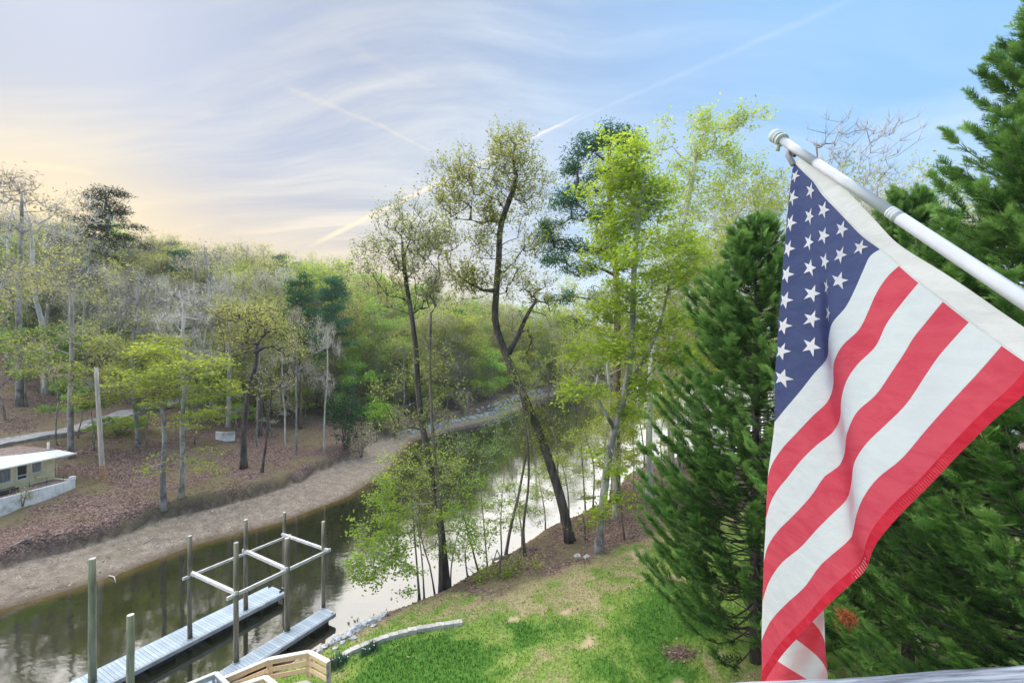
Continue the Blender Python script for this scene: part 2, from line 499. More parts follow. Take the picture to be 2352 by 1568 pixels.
def vnoise(x, y, s=1.0, seed=0):
    x = x * s + seed * 17.31; y = y * s + seed * 7.77
    xi, yi = np.floor(x), np.floor(y); fx, fy = x - xi, y - yi
    fx = fx * fx * (3 - 2 * fx); fy = fy * fy * (3 - 2 * fy)
    def h(a, c):
        v = np.sin(a * 127.1 + c * 311.7) * 43758.5453
        return v - np.floor(v)
    return (h(xi, yi) * (1 - fx) + h(xi + 1, yi) * fx) * (1 - fy) + (h(xi, yi + 1) * (1 - fx) + h(xi + 1, yi + 1) * fx) * fy


def fbm(x, y, s, seed=0):
    return .5 * vnoise(x, y, s, seed) + .3 * vnoise(x, y, s * 2.1, seed + 1) + .2 * vnoise(x, y, s * 4.3, seed + 2)


def land(x, y):
    """height, signed distance from the water, west flag, beach width"""
    x = np.asarray(x, float); y = np.asarray(y, float)
    dW, dE = seg_dist(x, y, WEST), seg_dist(x, y, EAST)
    ins = inside(x, y, WATER)
    west = dW < dE
    d = np.where(west, dW, dE)
    wob = (fbm(x, y, .35, 3) - .5)
    bw = .92 * np.interp(y, [20, 30, 46, 60, 75, 90], [4.2, 4.6, 6.0, 4.4, 3.2, 2.2]) + wob * .9
    sW = np.maximum(d - bw - .45, 0)
    hill = np.interp(sW, [0, 6, 26, 70, 140, 400], [0, .75, 4.0, 14, 20, 24])
    hill = hill * np.where(y > 100, np.interp(x, [-30, 20, 60], [1, .75, .6]), 1)
    zW = .85 * np.clip(d / bw, 0, 1) ** .9 + 1.0 * np.clip((d - bw) / .4, 0, 1) + hill
    zW = zW + np.where(d > bw + .5, (fbm(x, y, .22, 8) - .5) * .7 + (fbm(x, y, 1.1, 4) - .5) * .12, (fbm(x, y, .8, 5) - .5) * .12 * np.clip(d, 0, 1))
    dd = d + wob * .35
    zE = np.interp(dd, [0, .35, .9, 8, 25, 60, 200, 600], [-.08, .3, .62, 1.55, 3.5, 7.0, 12, 16])
    zE = zE + (fbm(x, y, .3, 6) - .5) * .35 * np.clip(d / 3, 0, 1)
    zW = zW - .75 * np.exp(-((x + 33.2) ** 2 / 7 + (y - 30.5) ** 2 / 40)) * (d > bw)
    z = np.where(west, zW, zE)
    z = np.where(ins, -np.minimum(d * .25, 2.0) - .02, z)
    return z, np.where(ins, -d, d), west, bw


def gz(x, y): return float(land(np.array([x]), np.array([y]))[0][0])


def at(px, py, z=None):
    """the place on the ground (or on the level z) that lies behind a point of the photograph"""
    if z is not None:
        t = (CH - z) * F_PX / (py - 784)
        return Vector(((px - 1176) / F_PX * t, t, z))
    t = np.arange(8, 320, .1)
    x = (px - 1176) / F_PX * t; h = CH - (py - 784) / F_PX * t
    g = land(x, t)[0]
    g = np.maximum(g, 0)
    i = int(np.argmax(h <= g)) if (h <= g).any() else len(t) - 1
    return Vector((x[i], t[i], g[i]))


def bumpm(x, y, cx, cy, r): return np.exp(-(((x - cx) ** 2 + (y - cy) ** 2) / r ** 2))


BARE = [at(1178, 1421), at(1350, 1477), at(1440, 1466), at(1300, 1410), at(1455, 1275), at(1560, 1500), at(1540, 1566)]
LUSHC = [(at(900, 1530), 2.6), (at(1000, 1500), 1.6), (at(1060, 1540), 1.6), (at(1230, 1465), 1.0), (at(1480, 1455), 1.3), (at(1500, 1400), 1.0), (at(1520, 1545), 1.3), (at(1380, 1540), .8), (at(1200, 1440), .8), (at(1590, 1430), 1.4)]


def masks(x, y):
    z, d, west, bw = land(x, y)
    ln = np.interp(x, [-30, -9, -4.2, -.6, 1.6, 4.5, 8, 12, 30], [10, 19.5, 23.9, 23.0, 24.6, 26.2, 29, 31.5, 38]) + (fbm(x, y, .6, 11) - .5) * 2.5
    leafE = np.clip((y - ln) / .9 + .5, 0, 1)
    leafE = np.maximum(leafE, np.clip(1.1 - d / .9, 0, 1))
    leaf = np.where(west, 1.0, leafE)
    sand = np.where(west, np.clip((bw + .25 - d) / .3, 0, 1), 0)
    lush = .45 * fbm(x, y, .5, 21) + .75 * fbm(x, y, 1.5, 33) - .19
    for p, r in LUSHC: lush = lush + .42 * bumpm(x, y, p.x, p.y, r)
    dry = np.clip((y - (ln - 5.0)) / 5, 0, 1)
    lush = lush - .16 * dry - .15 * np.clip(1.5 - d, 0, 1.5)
    bare = np.zeros_like(x)
    for p, r in zip(BARE, (.55, .6, .35, .5, 1.0, .45, .4)): bare = np.maximum(bare, bumpm(x, y, p.x, p.y, r))
    bare = bare * .75 + (fbm(x, y, 2.6, 9) - .5) * 1.1
    bare = np.clip((bare - .52) / .16, 0, 1) * ~west
    bank = np.where(west, np.clip(1.25 - np.abs(d - bw - .05 + .25 * (fbm(x, y, 1.3, 51) - .5)) / .24, 0, 1), .8 * np.clip(1 - np.abs(d - .3) / .5, 0, 1))  # dark soil strip, with undercut shade along the bank foot painted in
    wet = np.where(west, np.clip(1 - d / (.35 + 1.2 * fbm(x, y, .9, 61)), 0, 1), 0)
    return dict(leaf=leaf, sand=sand, lush=np.clip(lush, 0, 1), bare=bare, bank=bank, wet=wet), z, d, west


def ground_material():
    m, q, o = newmat('ground_cover')
    tc = q.n('ShaderNodeTexCoord').outputs['Object']
    def A(nm): return q.n('ShaderNodeAttribute', attribute_name=nm).outputs['Fac']
    n_f = q.noise(tc, 7.0, 6, .7); n_m = q.noise(tc, 1.6, 5, .65); n_b = q.noise(tc, .25, 3, .5)
    # lawn
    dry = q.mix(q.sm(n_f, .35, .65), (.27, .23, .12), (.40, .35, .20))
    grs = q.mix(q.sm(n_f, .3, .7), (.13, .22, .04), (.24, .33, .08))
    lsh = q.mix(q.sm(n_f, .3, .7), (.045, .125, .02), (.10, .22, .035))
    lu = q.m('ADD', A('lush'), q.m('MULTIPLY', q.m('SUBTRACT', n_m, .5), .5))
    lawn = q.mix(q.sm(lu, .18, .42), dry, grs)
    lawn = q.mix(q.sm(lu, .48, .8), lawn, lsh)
    lawn = q.mix(A('bare'), lawn, q.mix(n_f, (.44, .31, .21), (.58, .44, .31)))
    # leaf litter: many small flecks of brown, mauve and tan
    vo = q.n('ShaderNodeTexVoronoi'); vo.inputs['Scale'].default_value = 11.0; q.set(vo.inputs['Vector'], tc)
    vs = q.n('ShaderNodeSeparateColor'); q.set(vs.inputs[0], vo.outputs['Color'])
    lit = q.ramp(vs.outputs[0], [(0, (.06, .038, .034)), (.4, (.13, .085, .075)), (.75, (.22, .15, .135)), (1, (.33, .25, .21))])
    lit = q.mix(q.sm(n_b, .45, .65), lit, q.mix(n_f, (.12, .095, .055), (.24, .205, .12)))
    col = q.mix(A('leaf'), lawn, lit)
    snd = q.ramp(n_m, [(.25, (.14, .115, .095)), (.5, (.245, .205, .17)), (.75, (.36, .31, .245))])
    snd = q.mix(q.sm(n_f, .56, .66), snd, (.13, .10, .085))
    snd = q.mix(q.m('MULTIPLY', q.sm(vs.outputs[1], .55, .95), .55), snd, lit)
    col = q.mix(A('sand'), col, snd)
    col = q.mix(q.m('MULTIPLY', A('bank'), .75), col, (.05, .037, .028))  # bank soil darkened further to stand in for shade under the cut
    col = q.mix(q.m('MULTIPLY', A('wet'), .75), col, (.085, .06, .035))
    p = q.n('ShaderNodeBsdfPrincipled'); q.set(p.inputs['Base Color'], col)
    # wet near the waterline
    p.inputs['Roughness'].default_value = .95; p.inputs['Specular IOR Level'].default_value = .1
    bp = q.n('ShaderNodeBump'); bp.inputs['Strength'].default_value = .9; bp.inputs['Distance'].default_value = .06
    q.set(bp.inputs['Height'], n_f); q.nt.links.new(bp.outputs[0], p.inputs['Normal'])
    q.nt.links.new(p.outputs[0], o.inputs[0])
    return m


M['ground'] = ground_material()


def axis(*seg):
    r = []
    for a, c, st in seg: r.append(np.arange(a, c - 1e-6, st))
    return np.concatenate(r + [[seg[-1][1]]])


gx = axis((-1400, -200, 120), (-200, -70, 5), (-70, -40, 1.0), (-40, 16, .36), (16, 60, 1.0), (60, 200, 5), (200, 1400, 120))
gy = axis((-200, -10, 20), (-10, 10, 2), (10, 62, .36), (62, 120, .9), (120, 300, 5), (300, 1800, 150))
GX, GY = np.meshgrid(gx, gy)
fx, fy = GX.ravel(), GY.ravel()
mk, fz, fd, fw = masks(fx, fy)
nx, ny = len(gx), len(gy)
ii = (np.arange(ny - 1)[:, None] * nx + np.arange(nx - 1)[None]).ravel()
quads = np.stack([ii, ii + 1, ii + nx + 1, ii + nx], 1)
qd = fd[quads].mean(1); qw = fw[quads].mean(1) > .5; qs = mk['sand'][quads].mean(1); ql = mk['leaf'][quads].mean(1)
cls = np.where(qd < 0, 0, np.where(qw & (qs > .5), 1, np.where(qw, 2, np.where(ql > .5, 3, 4))))
allv = np.stack([fx, fy, fz], 1)


def smoothmesh(name, sel):
    u, inv = np.unique(quads[sel].ravel(), return_inverse=True)
    a = Acc(); a.add(allv[u], inv.reshape(-1, 4))
    me = a.mesh(name, M['ground'], True)
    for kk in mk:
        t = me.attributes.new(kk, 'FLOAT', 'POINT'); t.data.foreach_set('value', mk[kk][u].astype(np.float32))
    # exact normals across the joins
    return tag(link(name, me), kind='structure')


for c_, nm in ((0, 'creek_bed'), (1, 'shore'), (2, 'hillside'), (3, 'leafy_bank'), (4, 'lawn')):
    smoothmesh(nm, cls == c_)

# ------------------------------------------------------------------ water
def water_material():
    m, q, o = newmat('creek_water')
    tc = q.n('ShaderNodeTexCoord').outputs['Object']
    sh = q.n('ShaderNodeAttribute', attribute_name='tint').outputs['Fac']
    n1 = q.noise(q.mapping(tc, rot=(0, 0, R(30)), scale=(1, 2.2, 1)), .9, 4, .5)
    n2 = q.noise(tc, .12, 3, .5)
    col = q.mix(q.sm(q.m('ADD', sh, q.m('MULTIPLY', q.m('SUBTRACT', n2, .5), .35)), .35, 1.0), (.015, .016, .007), (.11, .075, .03))
    d = q.n('ShaderNodeBsdfDiffuse'); q.set(d.inputs[0], col)
    g = q.n('ShaderNodeBsdfGlossy'); g.inputs['Roughness'].default_value = .05
    bp = q.n('ShaderNodeBump'); bp.inputs['Distance'].default_value = .05
    q.set(bp.inputs['Strength'], q.sm(n2, .35, .7, .05, .16)); q.set(bp.inputs['Height'], n1)
    q.nt.links.new(bp.outputs[0], g.inputs['Normal'])
    fr = q.n('ShaderNodeFresnel'); fr.inputs['IOR'].default_value = 1.95
    q.nt.links.new(bp.outputs[0], fr.inputs['Normal'])
    mx = q.n('ShaderNodeMixShader')
    q.set(mx.inputs[0], q.m('ADD', q.m('MULTIPLY', fr.outputs[0], 1.0), .10, clamp=True))
    q.nt.links.new(d.outputs[0], mx.inputs[1]); q.nt.links.new(g.outputs[0], mx.inputs[2])
    q.nt.links.new(mx.outputs[0], o.inputs[0])
    return m


M['water'] = water_material()
wx = axis((-45, 30, .8), (30, 120, 6), (120, 520, 50)); wy = axis((-60, 8, 4), (8, 75, .8), (75, 300, 4))
WX, WY = np.meshgrid(wx, wy)
a_ = Acc()
i_ = (np.arange(len(wy) - 1)[:, None] * len(wx) + np.arange(len(wx) - 1)[None]).ravel()
zz, dd_, ww_, _ = land(WX.ravel(), WY.ravel())
qq = np.stack([i_, i_ + 1, i_ + len(wx) + 1, i_ + len(wx)], 1)
keep = (dd_[qq].min(1) < 3.0) & inside(WX.ravel()[qq].mean(1), WY.ravel()[qq].mean(1), WATER) | (np.abs(dd_[qq]).min(1) < 1.6)
shal = np.exp(-np.maximum(-dd_, 0) / np.where(ww_, 1.5, .8))
a_.add(np.stack([WX.ravel(), WY.ravel(), np.zeros(WX.size)], 1), qq[keep], tint=shal)
tag(a_.build('water', M['water']), kind='structure')

# =================================================================== scatter on the ground
def scatter_quads(name, P, size, mat, tint, flat=.3, seed=1, up=None):
    g = rng_(seed); n = len(P)
    N = np.stack([g.normal(0, flat, n), g.normal(0, flat, n), np.ones(n)], 1)
    a = g.normal(size=(n, 3)); a -= N * ((a * N).sum(1) / (N * N).sum(1))[:, None]; a /= np.linalg.norm(a, axis=1)[:, None]
    bb = np.cross(N, a); bb /= np.linalg.norm(bb, axis=1)[:, None]
    sz = size * g.uniform(.6, 1.4, n)[:, None]
    V = np.stack([P - a * sz * .5, P + bb * sz * .3, P + a * sz * .5, P - bb * sz * .3], 1).reshape(-1, 3)
    ac = Acc(); ac.add(V, np.arange(4 * n).reshape(-1, 4), tint=np.repeat(tint, 4))
    return tag(ac.build(name, mat), kind='stuff')


g = rng_(5)
# fallen leaves on the far bank and hillside and on the near wooded bank
x1 = np.concatenate([g.uniform(-62, -10, 90000), g.uniform(-9, 26, 52000)]); y1 = np.concatenate([g.uniform(20, 85, 90000), g.uniform(18, 56, 52000)])
mm, z1, d1, w1 = masks(x1, y1)
ok = ((mm['leaf'] > g.uniform(.2, 1, len(x1))) | (g.uniform(size=len(x1)) < .035 + .12 * np.clip(fbm(x1, y1, .7, 71) - .5, 0, 1))) & (d1 > 0) & (mm['sand'] < .4) & (np.hypot(x1, y1) < 80)
ok &= ~((x1 < -33.8) & (y1 < 36) & (x1 > -46) & (y1 > 26))
tn = np.clip(.15 + .8 * fbm(x1, y1, .5, 40) + g.normal(0, .2, len(x1)) - .1, 0, 1)
P1 = np.stack([x1, y1, z1 + .02], 1)[ok]
scatter_quads('fallen_leaves', P1, .13, M['litter'], tn[ok], .35, 6)
# grass blades on the lawn
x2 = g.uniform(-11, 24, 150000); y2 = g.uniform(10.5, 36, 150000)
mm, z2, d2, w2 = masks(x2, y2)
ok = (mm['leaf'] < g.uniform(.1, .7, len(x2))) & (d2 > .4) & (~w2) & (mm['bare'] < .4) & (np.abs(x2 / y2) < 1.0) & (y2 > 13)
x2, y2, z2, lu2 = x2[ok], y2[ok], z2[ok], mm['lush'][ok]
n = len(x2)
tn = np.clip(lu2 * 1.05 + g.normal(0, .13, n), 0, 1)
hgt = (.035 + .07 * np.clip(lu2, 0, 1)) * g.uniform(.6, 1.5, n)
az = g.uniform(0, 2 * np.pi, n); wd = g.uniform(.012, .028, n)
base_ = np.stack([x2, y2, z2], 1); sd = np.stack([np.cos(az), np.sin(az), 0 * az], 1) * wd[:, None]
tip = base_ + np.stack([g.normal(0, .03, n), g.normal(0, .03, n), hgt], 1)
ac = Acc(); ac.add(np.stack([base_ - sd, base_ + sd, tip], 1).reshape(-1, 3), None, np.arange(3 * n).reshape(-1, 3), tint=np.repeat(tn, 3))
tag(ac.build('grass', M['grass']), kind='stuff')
# pebbles and sticks on the drained shore
x3 = g.uniform(-34, 12, 40000); y3 = g.uniform(18, 112, 40000)
mm, z3, d3, w3 = masks(x3, y3)
ok = (mm['sand'] > .6) & (d3 > .3)
P3 = np.stack([x3, y3, z3 + .015], 1)[ok]
scatter_quads('shore_pebbles', P3, .12, M['pebble'], np.full(len(P3), .5), .5, 8)

# =================================================================== trees
class Tree:
    """grows limbs from a trunk to every point of a crown; limbs thicken by what they carry"""
    def __init__(s, seed):
        s.g = rng_(seed); s.wood = Acc(); s.leaf = Acc()

    def stem(s, trunk, r0, attr, first=.3, sides=7, tip=.012, bend=.18, seg=.8, power=.5, climb=.55, sag=.12):
        g = s.g
        T = np.asarray(trunk, float)
        # resample the trunk
        L = np.concatenate([[0], np.cumsum(np.linalg.norm(np.diff(T, axis=0), axis=1))])
        m = max(4, int(L[-1] / seg) + 1)
        u = np.linspace(0, L[-1], m)
        TT = np.stack([catmull(L, T[:, i], u) for i in range(3)], 1)
        n = len(attr)
        cap = m + n * 14
        P = np.zeros((cap, 3)); par = np.full(cap, -1); P[:m] = TT; par[1:m] = np.arange(m - 1)
        okn = np.zeros(cap, bool); okn[:m] = u / L[-1] >= first
        N = m
        chains = [np.arange(m)]
        if n:
            dist = np.min(np.linalg.norm(attr[:, None] - TT[None, okn[:m]], axis=2), axis=1)
            for i in np.argsort(dist):
                a = attr[i]
                dv = a - P[:N]; dl = np.linalg.norm(dv, axis=1)
                hor = np.hypot(dv[:, 0], dv[:, 1])
                cost = dl + climb * np.maximum(0, .35 * hor - dv[:, 2]) + np.where(okn[:N], 0, 1e6)
                j = int(np.argmin(cost)); ln = dl[j]
                kk = int(np.clip(ln / (seg * .8), 1, 10))
                p0 = P[j]
                c = p0 + (a - p0) * .5 + np.array([0, 0, sag * ln]) + g.normal(0, bend * .35 * ln, 3)
                t = np.linspace(0, 1, kk + 1)[1:, None]
                C_ = (1 - t) ** 2 * p0 + 2 * t * (1 - t) * c + t * t * a
                if kk > 2: C_[:-1] += g.normal(0, .03 * ln ** .5, (kk - 1, 3))
                ids = np.arange(N, N + kk)
                P[ids] = C_; par[ids] = np.concatenate([[j], ids[:-1]]); okn[ids] = True
                chains.append(np.concatenate([[j], ids])); N += kk
        cnt = np.ones(N)
        for i in range(N - 1, 0, -1): cnt[par[i]] += cnt[i] * (1.0 if True else 0)
        rad = np.maximum(tip, r0 * (cnt / cnt[0]) ** power)
        # taper of the bare trunk and a flared foot
        hh = u / L[-1]
        rad[:m] = np.minimum(rad[:m], r0 * (1.0 - .5 * hh)) if n else r0 * (1.02 - .75 * hh)
        rad[0] *= 1.35
        for ci, ch in enumerate(chains):
            rr = rad[ch].copy()
            if ci: rr[0] = min(rr[0], rr[1] * 1.25)
            rr[-1] = min(rr[-1], max(tip, .02) if ci else rr[-1])
            r_ = rr.max()
            s.wood.tube(P[ch], rr, sides if ci == 0 else (5 if r_ > .06 else (4 if r_ > .03 else 3)), cap=ci == 0)
        s.P = P[:N]
        return s

    def twigs(s, attr, centre, k=4, length=.9, r=.012, up=.25, leaf_n=0, leaf=.12, spread=.25, flat=1.0, aspect=.6, nup=.6, along=True, var=.22):
        g = s.g; n = len(attr)
        if n == 0: return s
        outw = attr - np.asarray(centre); outw /= np.linalg.norm(outw, axis=1)[:, None] + 1e-6
        A = np.repeat(attr, k, 0)
        dr = np.repeat(outw, k, 0) * .7 + g.normal(0, .6, (n * k, 3)) + np.array([0, 0, up])
        dr[:, 2] *= flat
        dr /= np.linalg.norm(dr, axis=1)[:, None]
        ln = length * g.uniform(.5, 1.25, n * k)
        E = A + dr * ln[:, None]
        if r > 0:
            pe = np.cross(dr, g.normal(size=(n * k, 3))); pe /= np.linalg.norm(pe, axis=1)[:, None]
            p2 = np.cross(dr, pe)
            V = np.stack([A + pe * r, A - pe * r * .5 + p2 * r * .87, A - pe * r * .5 - p2 * r * .87, E], 1).reshape(-1, 3)
            i0 = np.arange(n * k)[:, None] * 4
            T = np.concatenate([i0 + [0, 1, 3], i0 + [1, 2, 3], i0 + [2, 0, 3]], 0)
            s.wood.add(V, None, T)
        if leaf_n:
            ct = np.repeat(g.normal(0, var * .8, n), k * leaf_n)
            q = n * k * leaf_n
            t = g.uniform(.15, 1.1, q)[:, None]
            P = np.repeat(A, leaf_n, 0) * (1 - t) + np.repeat(E, leaf_n, 0) * t + g.normal(0, spread, (q, 3)) * np.array([1, 1, flat])
            s.leaves(P, leaf, aspect, nup, np.clip(.5 + ct + g.normal(0, var, q), 0, 1))
        return s

    def leaves(s, P, size, aspect=.6, nup=.6, tint=.5):
        g = s.g; q = len(P)
        N = g.normal(size=(q, 3)); N[:, 2] = np.abs(N[:, 2]) + nup
        N /= np.linalg.norm(N, axis=1)[:, None]
        a = np.cross(N, g.normal(size=(q, 3))); a /= np.linalg.norm(a, axis=1)[:, None] + 1e-9
        bb = np.cross(N, a)
        sz = size * g.uniform(.6, 1.45, q)[:, None]
        V = np.stack([P - a * sz * .5, P + bb * sz * .5 * aspect + N * sz * .08, P + a * sz * .5, P - bb * sz * .5 * aspect + N * sz * .08], 1).reshape(-1, 3)
        s.leaf.add(V, np.arange(4 * q).reshape(-1, 4), tint=np.repeat(np.broadcast_to(tint, (q,)), 4))
        return s

    def meshes(s, name, bark, leafm):
        return s.wood.mesh(name + '_trunk', bark, True), (s.leaf.mesh(name + '_crown', leafm) if s.leaf.n else None)


def catmull(t, v, u):
    """smooth interpolation through the given stations"""
    t = np.asarray(t, float); v = np.asarray(v, float)
    if len(t) < 3: return np.interp(u, t, v)
    mslope = np.gradient(v, t)
    i = np.clip(np.searchsorted(t, u) - 1, 0, len(t) - 2)
    h = t[i + 1] - t[i]; s = (u - t[i]) / h
    return (2 * s ** 3 - 3 * s ** 2 + 1) * v[i] + (s ** 3 - 2 * s ** 2 + s) * h * mslope[i] + (-2 * s ** 3 + 3 * s ** 2) * v[i + 1] + (s ** 3 - s ** 2) * h * mslope[i + 1]


def blob(g, c, r, n, hollow=2.4):
    d = g.normal(size=(n, 3)); d /= np.linalg.norm(d, axis=1)[:, None]
    return np.asarray(c) + d * (g.uniform(0, 1, n) ** (1 / hollow))[:, None] * np.asarray(r)


def clumpy(g, c, r, n):
    """points of an uneven crown lobe: small upright sprays scattered with gaps between them"""
    r = np.asarray(r, float); m = max(1, int(round(n / 5)))
    cc = np.asarray(c) + g.normal(0, .52, (m, 3)) * r
    P = np.repeat(cc, 5, 0)[:n] if m * 5 >= n else np.repeat(cc, 6, 0)[:n]
    k_ = min(r) * .34
    return P + g.normal(0, 1, P.shape) * np.array([k_, k_, k_ * 1.3])


def place(name, label, cat, loc, meshes, rz=0.0, sc=1.0, group=None, crown='crown'):
    t = thing(name, label, cat, loc, rz, group)
    t.scale = (sc, sc, sc) if not isinstance(sc, tuple) else sc
    link('trunk', meshes[0], t)
    if meshes[1] is not None: link(crown, meshes[1], t)
    return t


# ---- kinds of woodland tree (about 18 m), shared by their copies
def kind_tree(seed, H, r0, bark, leafm, layers, nattr, kw, lean=.6, first=.3, power=.5):
    t = Tree(seed); g = t.g
    z = np.linspace(0, H * .93, 7)
    tr = np.stack([np.cumsum(g.normal(0, lean * .35, 7)) * np.linspace(0, 1, 7), np.cumsum(g.normal(0, lean * .35, 7)) * np.linspace(0, 1, 7), z], 1)
    A = []
    for (zf, rf, hf, fr) in layers:
        kk = int(nattr * fr)
        for _ in range(max(1, kk // 14)):        # sub-clumps make an uneven outline with gaps
            c = blob(g, (0, 0, H * zf), (H * rf, H * rf, H * hf), 1, 3)[0]
            A.append(blob(g, c, (H * .085, H * .085, H * .055), 14, 2))
    A = np.vstack(A); A[:, 2] = np.clip(A[:, 2], H * .12, H * 1.03)
    t.stem(tr, r0, A, first, power=power)
    t.twigs(A, (0, 0, H * .55), **kw)
    return t.meshes('woodland', bark, leafm)


LAY = [(.60, .27, .20, .52), (.82, .19, .13, .30), (.40, .26, .10, .18)]
K = {}
K['bud1'] = kind_tree(11, 18, .24, M['bark_grey'], M['bud'], LAY, 402, dict(k=5, length=1.0, r=.014, leaf_n=4, leaf=.21, spread=.28))
K['bud2'] = kind_tree(12, 18, .22, M['bark_brown'], M['bud'], [(.64, .28, .20, .7), (.84, .18, .12, .3)], 370, dict(k=5, length=1.0, r=.014, leaf_n=4, leaf=.21, spread=.3))
K['tan1'] = kind_tree(13, 18, .22, M['bark_grey'], M['tanbud'], LAY, 280, dict(k=5, length=1.1, r=.013, leaf_n=1, leaf=.2, spread=.22), power=.56)
K['tan2'] = kind_tree(14, 18, .22, M['bark_pale'], M['tanbud'], [(.62, .27, .22, .6), (.82, .2, .14, .4)], 260, dict(k=5, length=1.1, r=.013, leaf_n=1, leaf=.19, spread=.22), power=.56)
K['bare1'] = kind_tree(15, 18, .25, M['bark_pale'], M['tanbud'], [(.58, .28, .22, .6), (.80, .22, .15, .4)], 330, dict(k=5, length=.9, r=.013, up=.5, leaf_n=1, leaf=.12), power=.56)
K['bare2'] = kind_tree(16, 18, .22, M['bark_grey'], M['tanbud'], [(.62, .26, .24, .6), (.82, .2, .15, .4)], 330, dict(k=5, length=.9, r=.012, up=.5), power=.56)
K['fresh1'] = kind_tree(17, 18, .22, M['bark_grey'], M['fresh'], LAY, 385, dict(k=5, length=1.0, r=.014, leaf_n=4, leaf=.27, spread=.3, flat=.7))
K['lime1'] = kind_tree(18, 18, .22, M['bark_grey'], M['lime'], LAY, 385, dict(k=5, length=1.0, r=.014, leaf_n=4, leaf=.25, spread=.3, flat=.7))
K['fresh2'] = kind_tree(19, 18, .2, M['bark_brown'], M['fresh'], [(.64, .22, .26, .8), (.88, .14, .1, .2)], 330, dict(k=5, length=1.0, r=.014, leaf_n=4, leaf=.25, spread=.3, flat=.7))
# low saplings with flat layers of new leaves
K['under1'] = kind_tree(21, 6, .06, M['bark_grey'], M['under'], [(.6, .30, .25, .7), (.85, .2, .12, .3)], 80, dict(k=4, length=.6, r=.008, leaf_n=5, leaf=.17, spread=.22, flat=.3, nup=1.6), first=.2)
K['under2'] = kind_tree(22, 5, .05, M['bark_grey'], M['fresh'], [(.55, .36, .28, .7), (.85, .25, .12, .3)], 70, dict(k=4, length=.6, r=.008, leaf_n=5, leaf=.16, spread=.22, flat=.3, nup=1.6), first=.2)
K['dogwood'] = kind_tree(23, 5, .06, M['bark_grey'], M['dogwood'], [(.6, .36, .22, .7), (.85, .25, .1, .3)], 60, dict(k=4, length=.7, r=.009, leaf_n=3, leaf=.13, spread=.18, flat=.3, nup=1.6), first=.2)
K['bare_small'] = kind_tree(24, 6, .06, M['bark_grey'], M['tanbud'], [(.6, .30, .3, .7), (.85, .2, .12, .3)], 70, dict(k=6, length=.9, r=.009, leaf_n=1, leaf=.08, spread=.1), first=.15)


K['near_bud'] = kind_tree(36, 18, .2, M['bark_grey'], M['bud'], LAY, 420, dict(k=5, length=.8, r=.008, leaf_n=4, leaf=.13, spread=.2, up=.4), power=.58)
K['near_tan'] = kind_tree(37, 18, .2, M['bark_pale'], M['tanbud'], LAY, 420, dict(k=6, length=.8, r=.008, leaf_n=2, leaf=.11, spread=.18, up=.5), power=.58)
K['near_fresh'] = kind_tree(38, 18, .2, M['bark_pale'], M['lime'], LAY, 420, dict(k=5, length=.8, r=.008, leaf_n=5, leaf=.14, spread=.2, flat=.6, up=.3), power=.58)
K['near_bare'] = kind_tree(39, 18, .2, M['bark_grey'], M['tanbud'], [(.62, .26, .24, .6), (.84, .2, .14, .4)], 900, dict(k=4, length=.55, r=.009, up=.4), power=.6)
# low, leafy trees and brush that close the edge of the woods
LOWL = [(.30, .34, .22, .4), (.58, .30, .22, .4), (.84, .18, .14, .2)]
K['low_bud'] = kind_tree(26, 10, .12, M['bark_grey'], M['bud'], LOWL, 260, dict(k=4, length=.9, r=.011, leaf_n=4, leaf=.24, spread=.26), first=.1)
K['low_fresh'] = kind_tree(27, 10, .12, M['bark_grey'], M['fresh'], LOWL, 250, dict(k=4, length=.9, r=.011, leaf_n=5, leaf=.24, spread=.26, flat=.6), first=.1)
K['low_lime'] = kind_tree(28, 10, .12, M['bark_grey'], M['lime'], LOWL, 250, dict(k=4, length=.9, r=.011, leaf_n=5, leaf=.24, spread=.26, flat=.6), first=.1)
K['low_tan'] = kind_tree(29, 10, .12, M['bark_grey'], M['tanbud'], LOWL, 250, dict(k=5, length=1.0, r=.012, leaf_n=2, leaf=.19, spread=.22), first=.1)


def kind_pine(seed, H, needle, nb=34, start=.5, spread=.17, dens=1.0, r0=.28):
    t = Tree(seed); g = t.g
    z = np.linspace(0, H, 8)
    tr = np.stack([g.normal(0, .12, 8).cumsum() * .6, g.normal(0, .12, 8).cumsum() * .6, z], 1)
    A = []
    for i in range(nb):
        f = start + (1 - start) * (i / nb) ** .85
        rr = H * spread * (1.05 - ((f - start) / (1 - start)) ** 1.6 * .85) * g.uniform(.5, 1.15)
        az = i * 2.4 + g.uniform(-.5, .5)
        c = np.array([rr * math.cos(az), rr * math.sin(az), H * f + rr * .18 + g.normal(0, .3)])
        A.append(blob(g, c, (H * .045, H * .045, H * .02), int(7 * dens), 2))
        if rr > H * .08: A.append(blob(g, c * np.array([.55, .55, 1]), (H * .03, H * .03, H * .015), int(3 * dens), 2))
    A = np.vstack(A)
    t.stem(tr, r0, A, start * .95, sag=.02, power=.45)
    q = 34
    Pn = np.repeat(A, q, 0) + g.normal(0, 1, (len(A) * q, 3)) * np.array([.38, .38, .17])
    ti = np.repeat(g.normal(.5, .2, len(A)), q) + g.normal(0, .15, len(A) * q)
    t.leaves(Pn, .40, .15, .3, np.clip(ti, 0, 1))
    return t.meshes('pine', M['bark_pine'], needle)


K['pine1'] = kind_pine(31, 20, M['pinedark'], 36, .55)
K['pine2'] = kind_pine(32, 18, M['pine'], 60, .35, .19, .8, .24)
K['pine3'] = kind_pine(33, 18, M['pine'], 36, .5, .14, 1.0, .22)

rnd = random.Random(77)


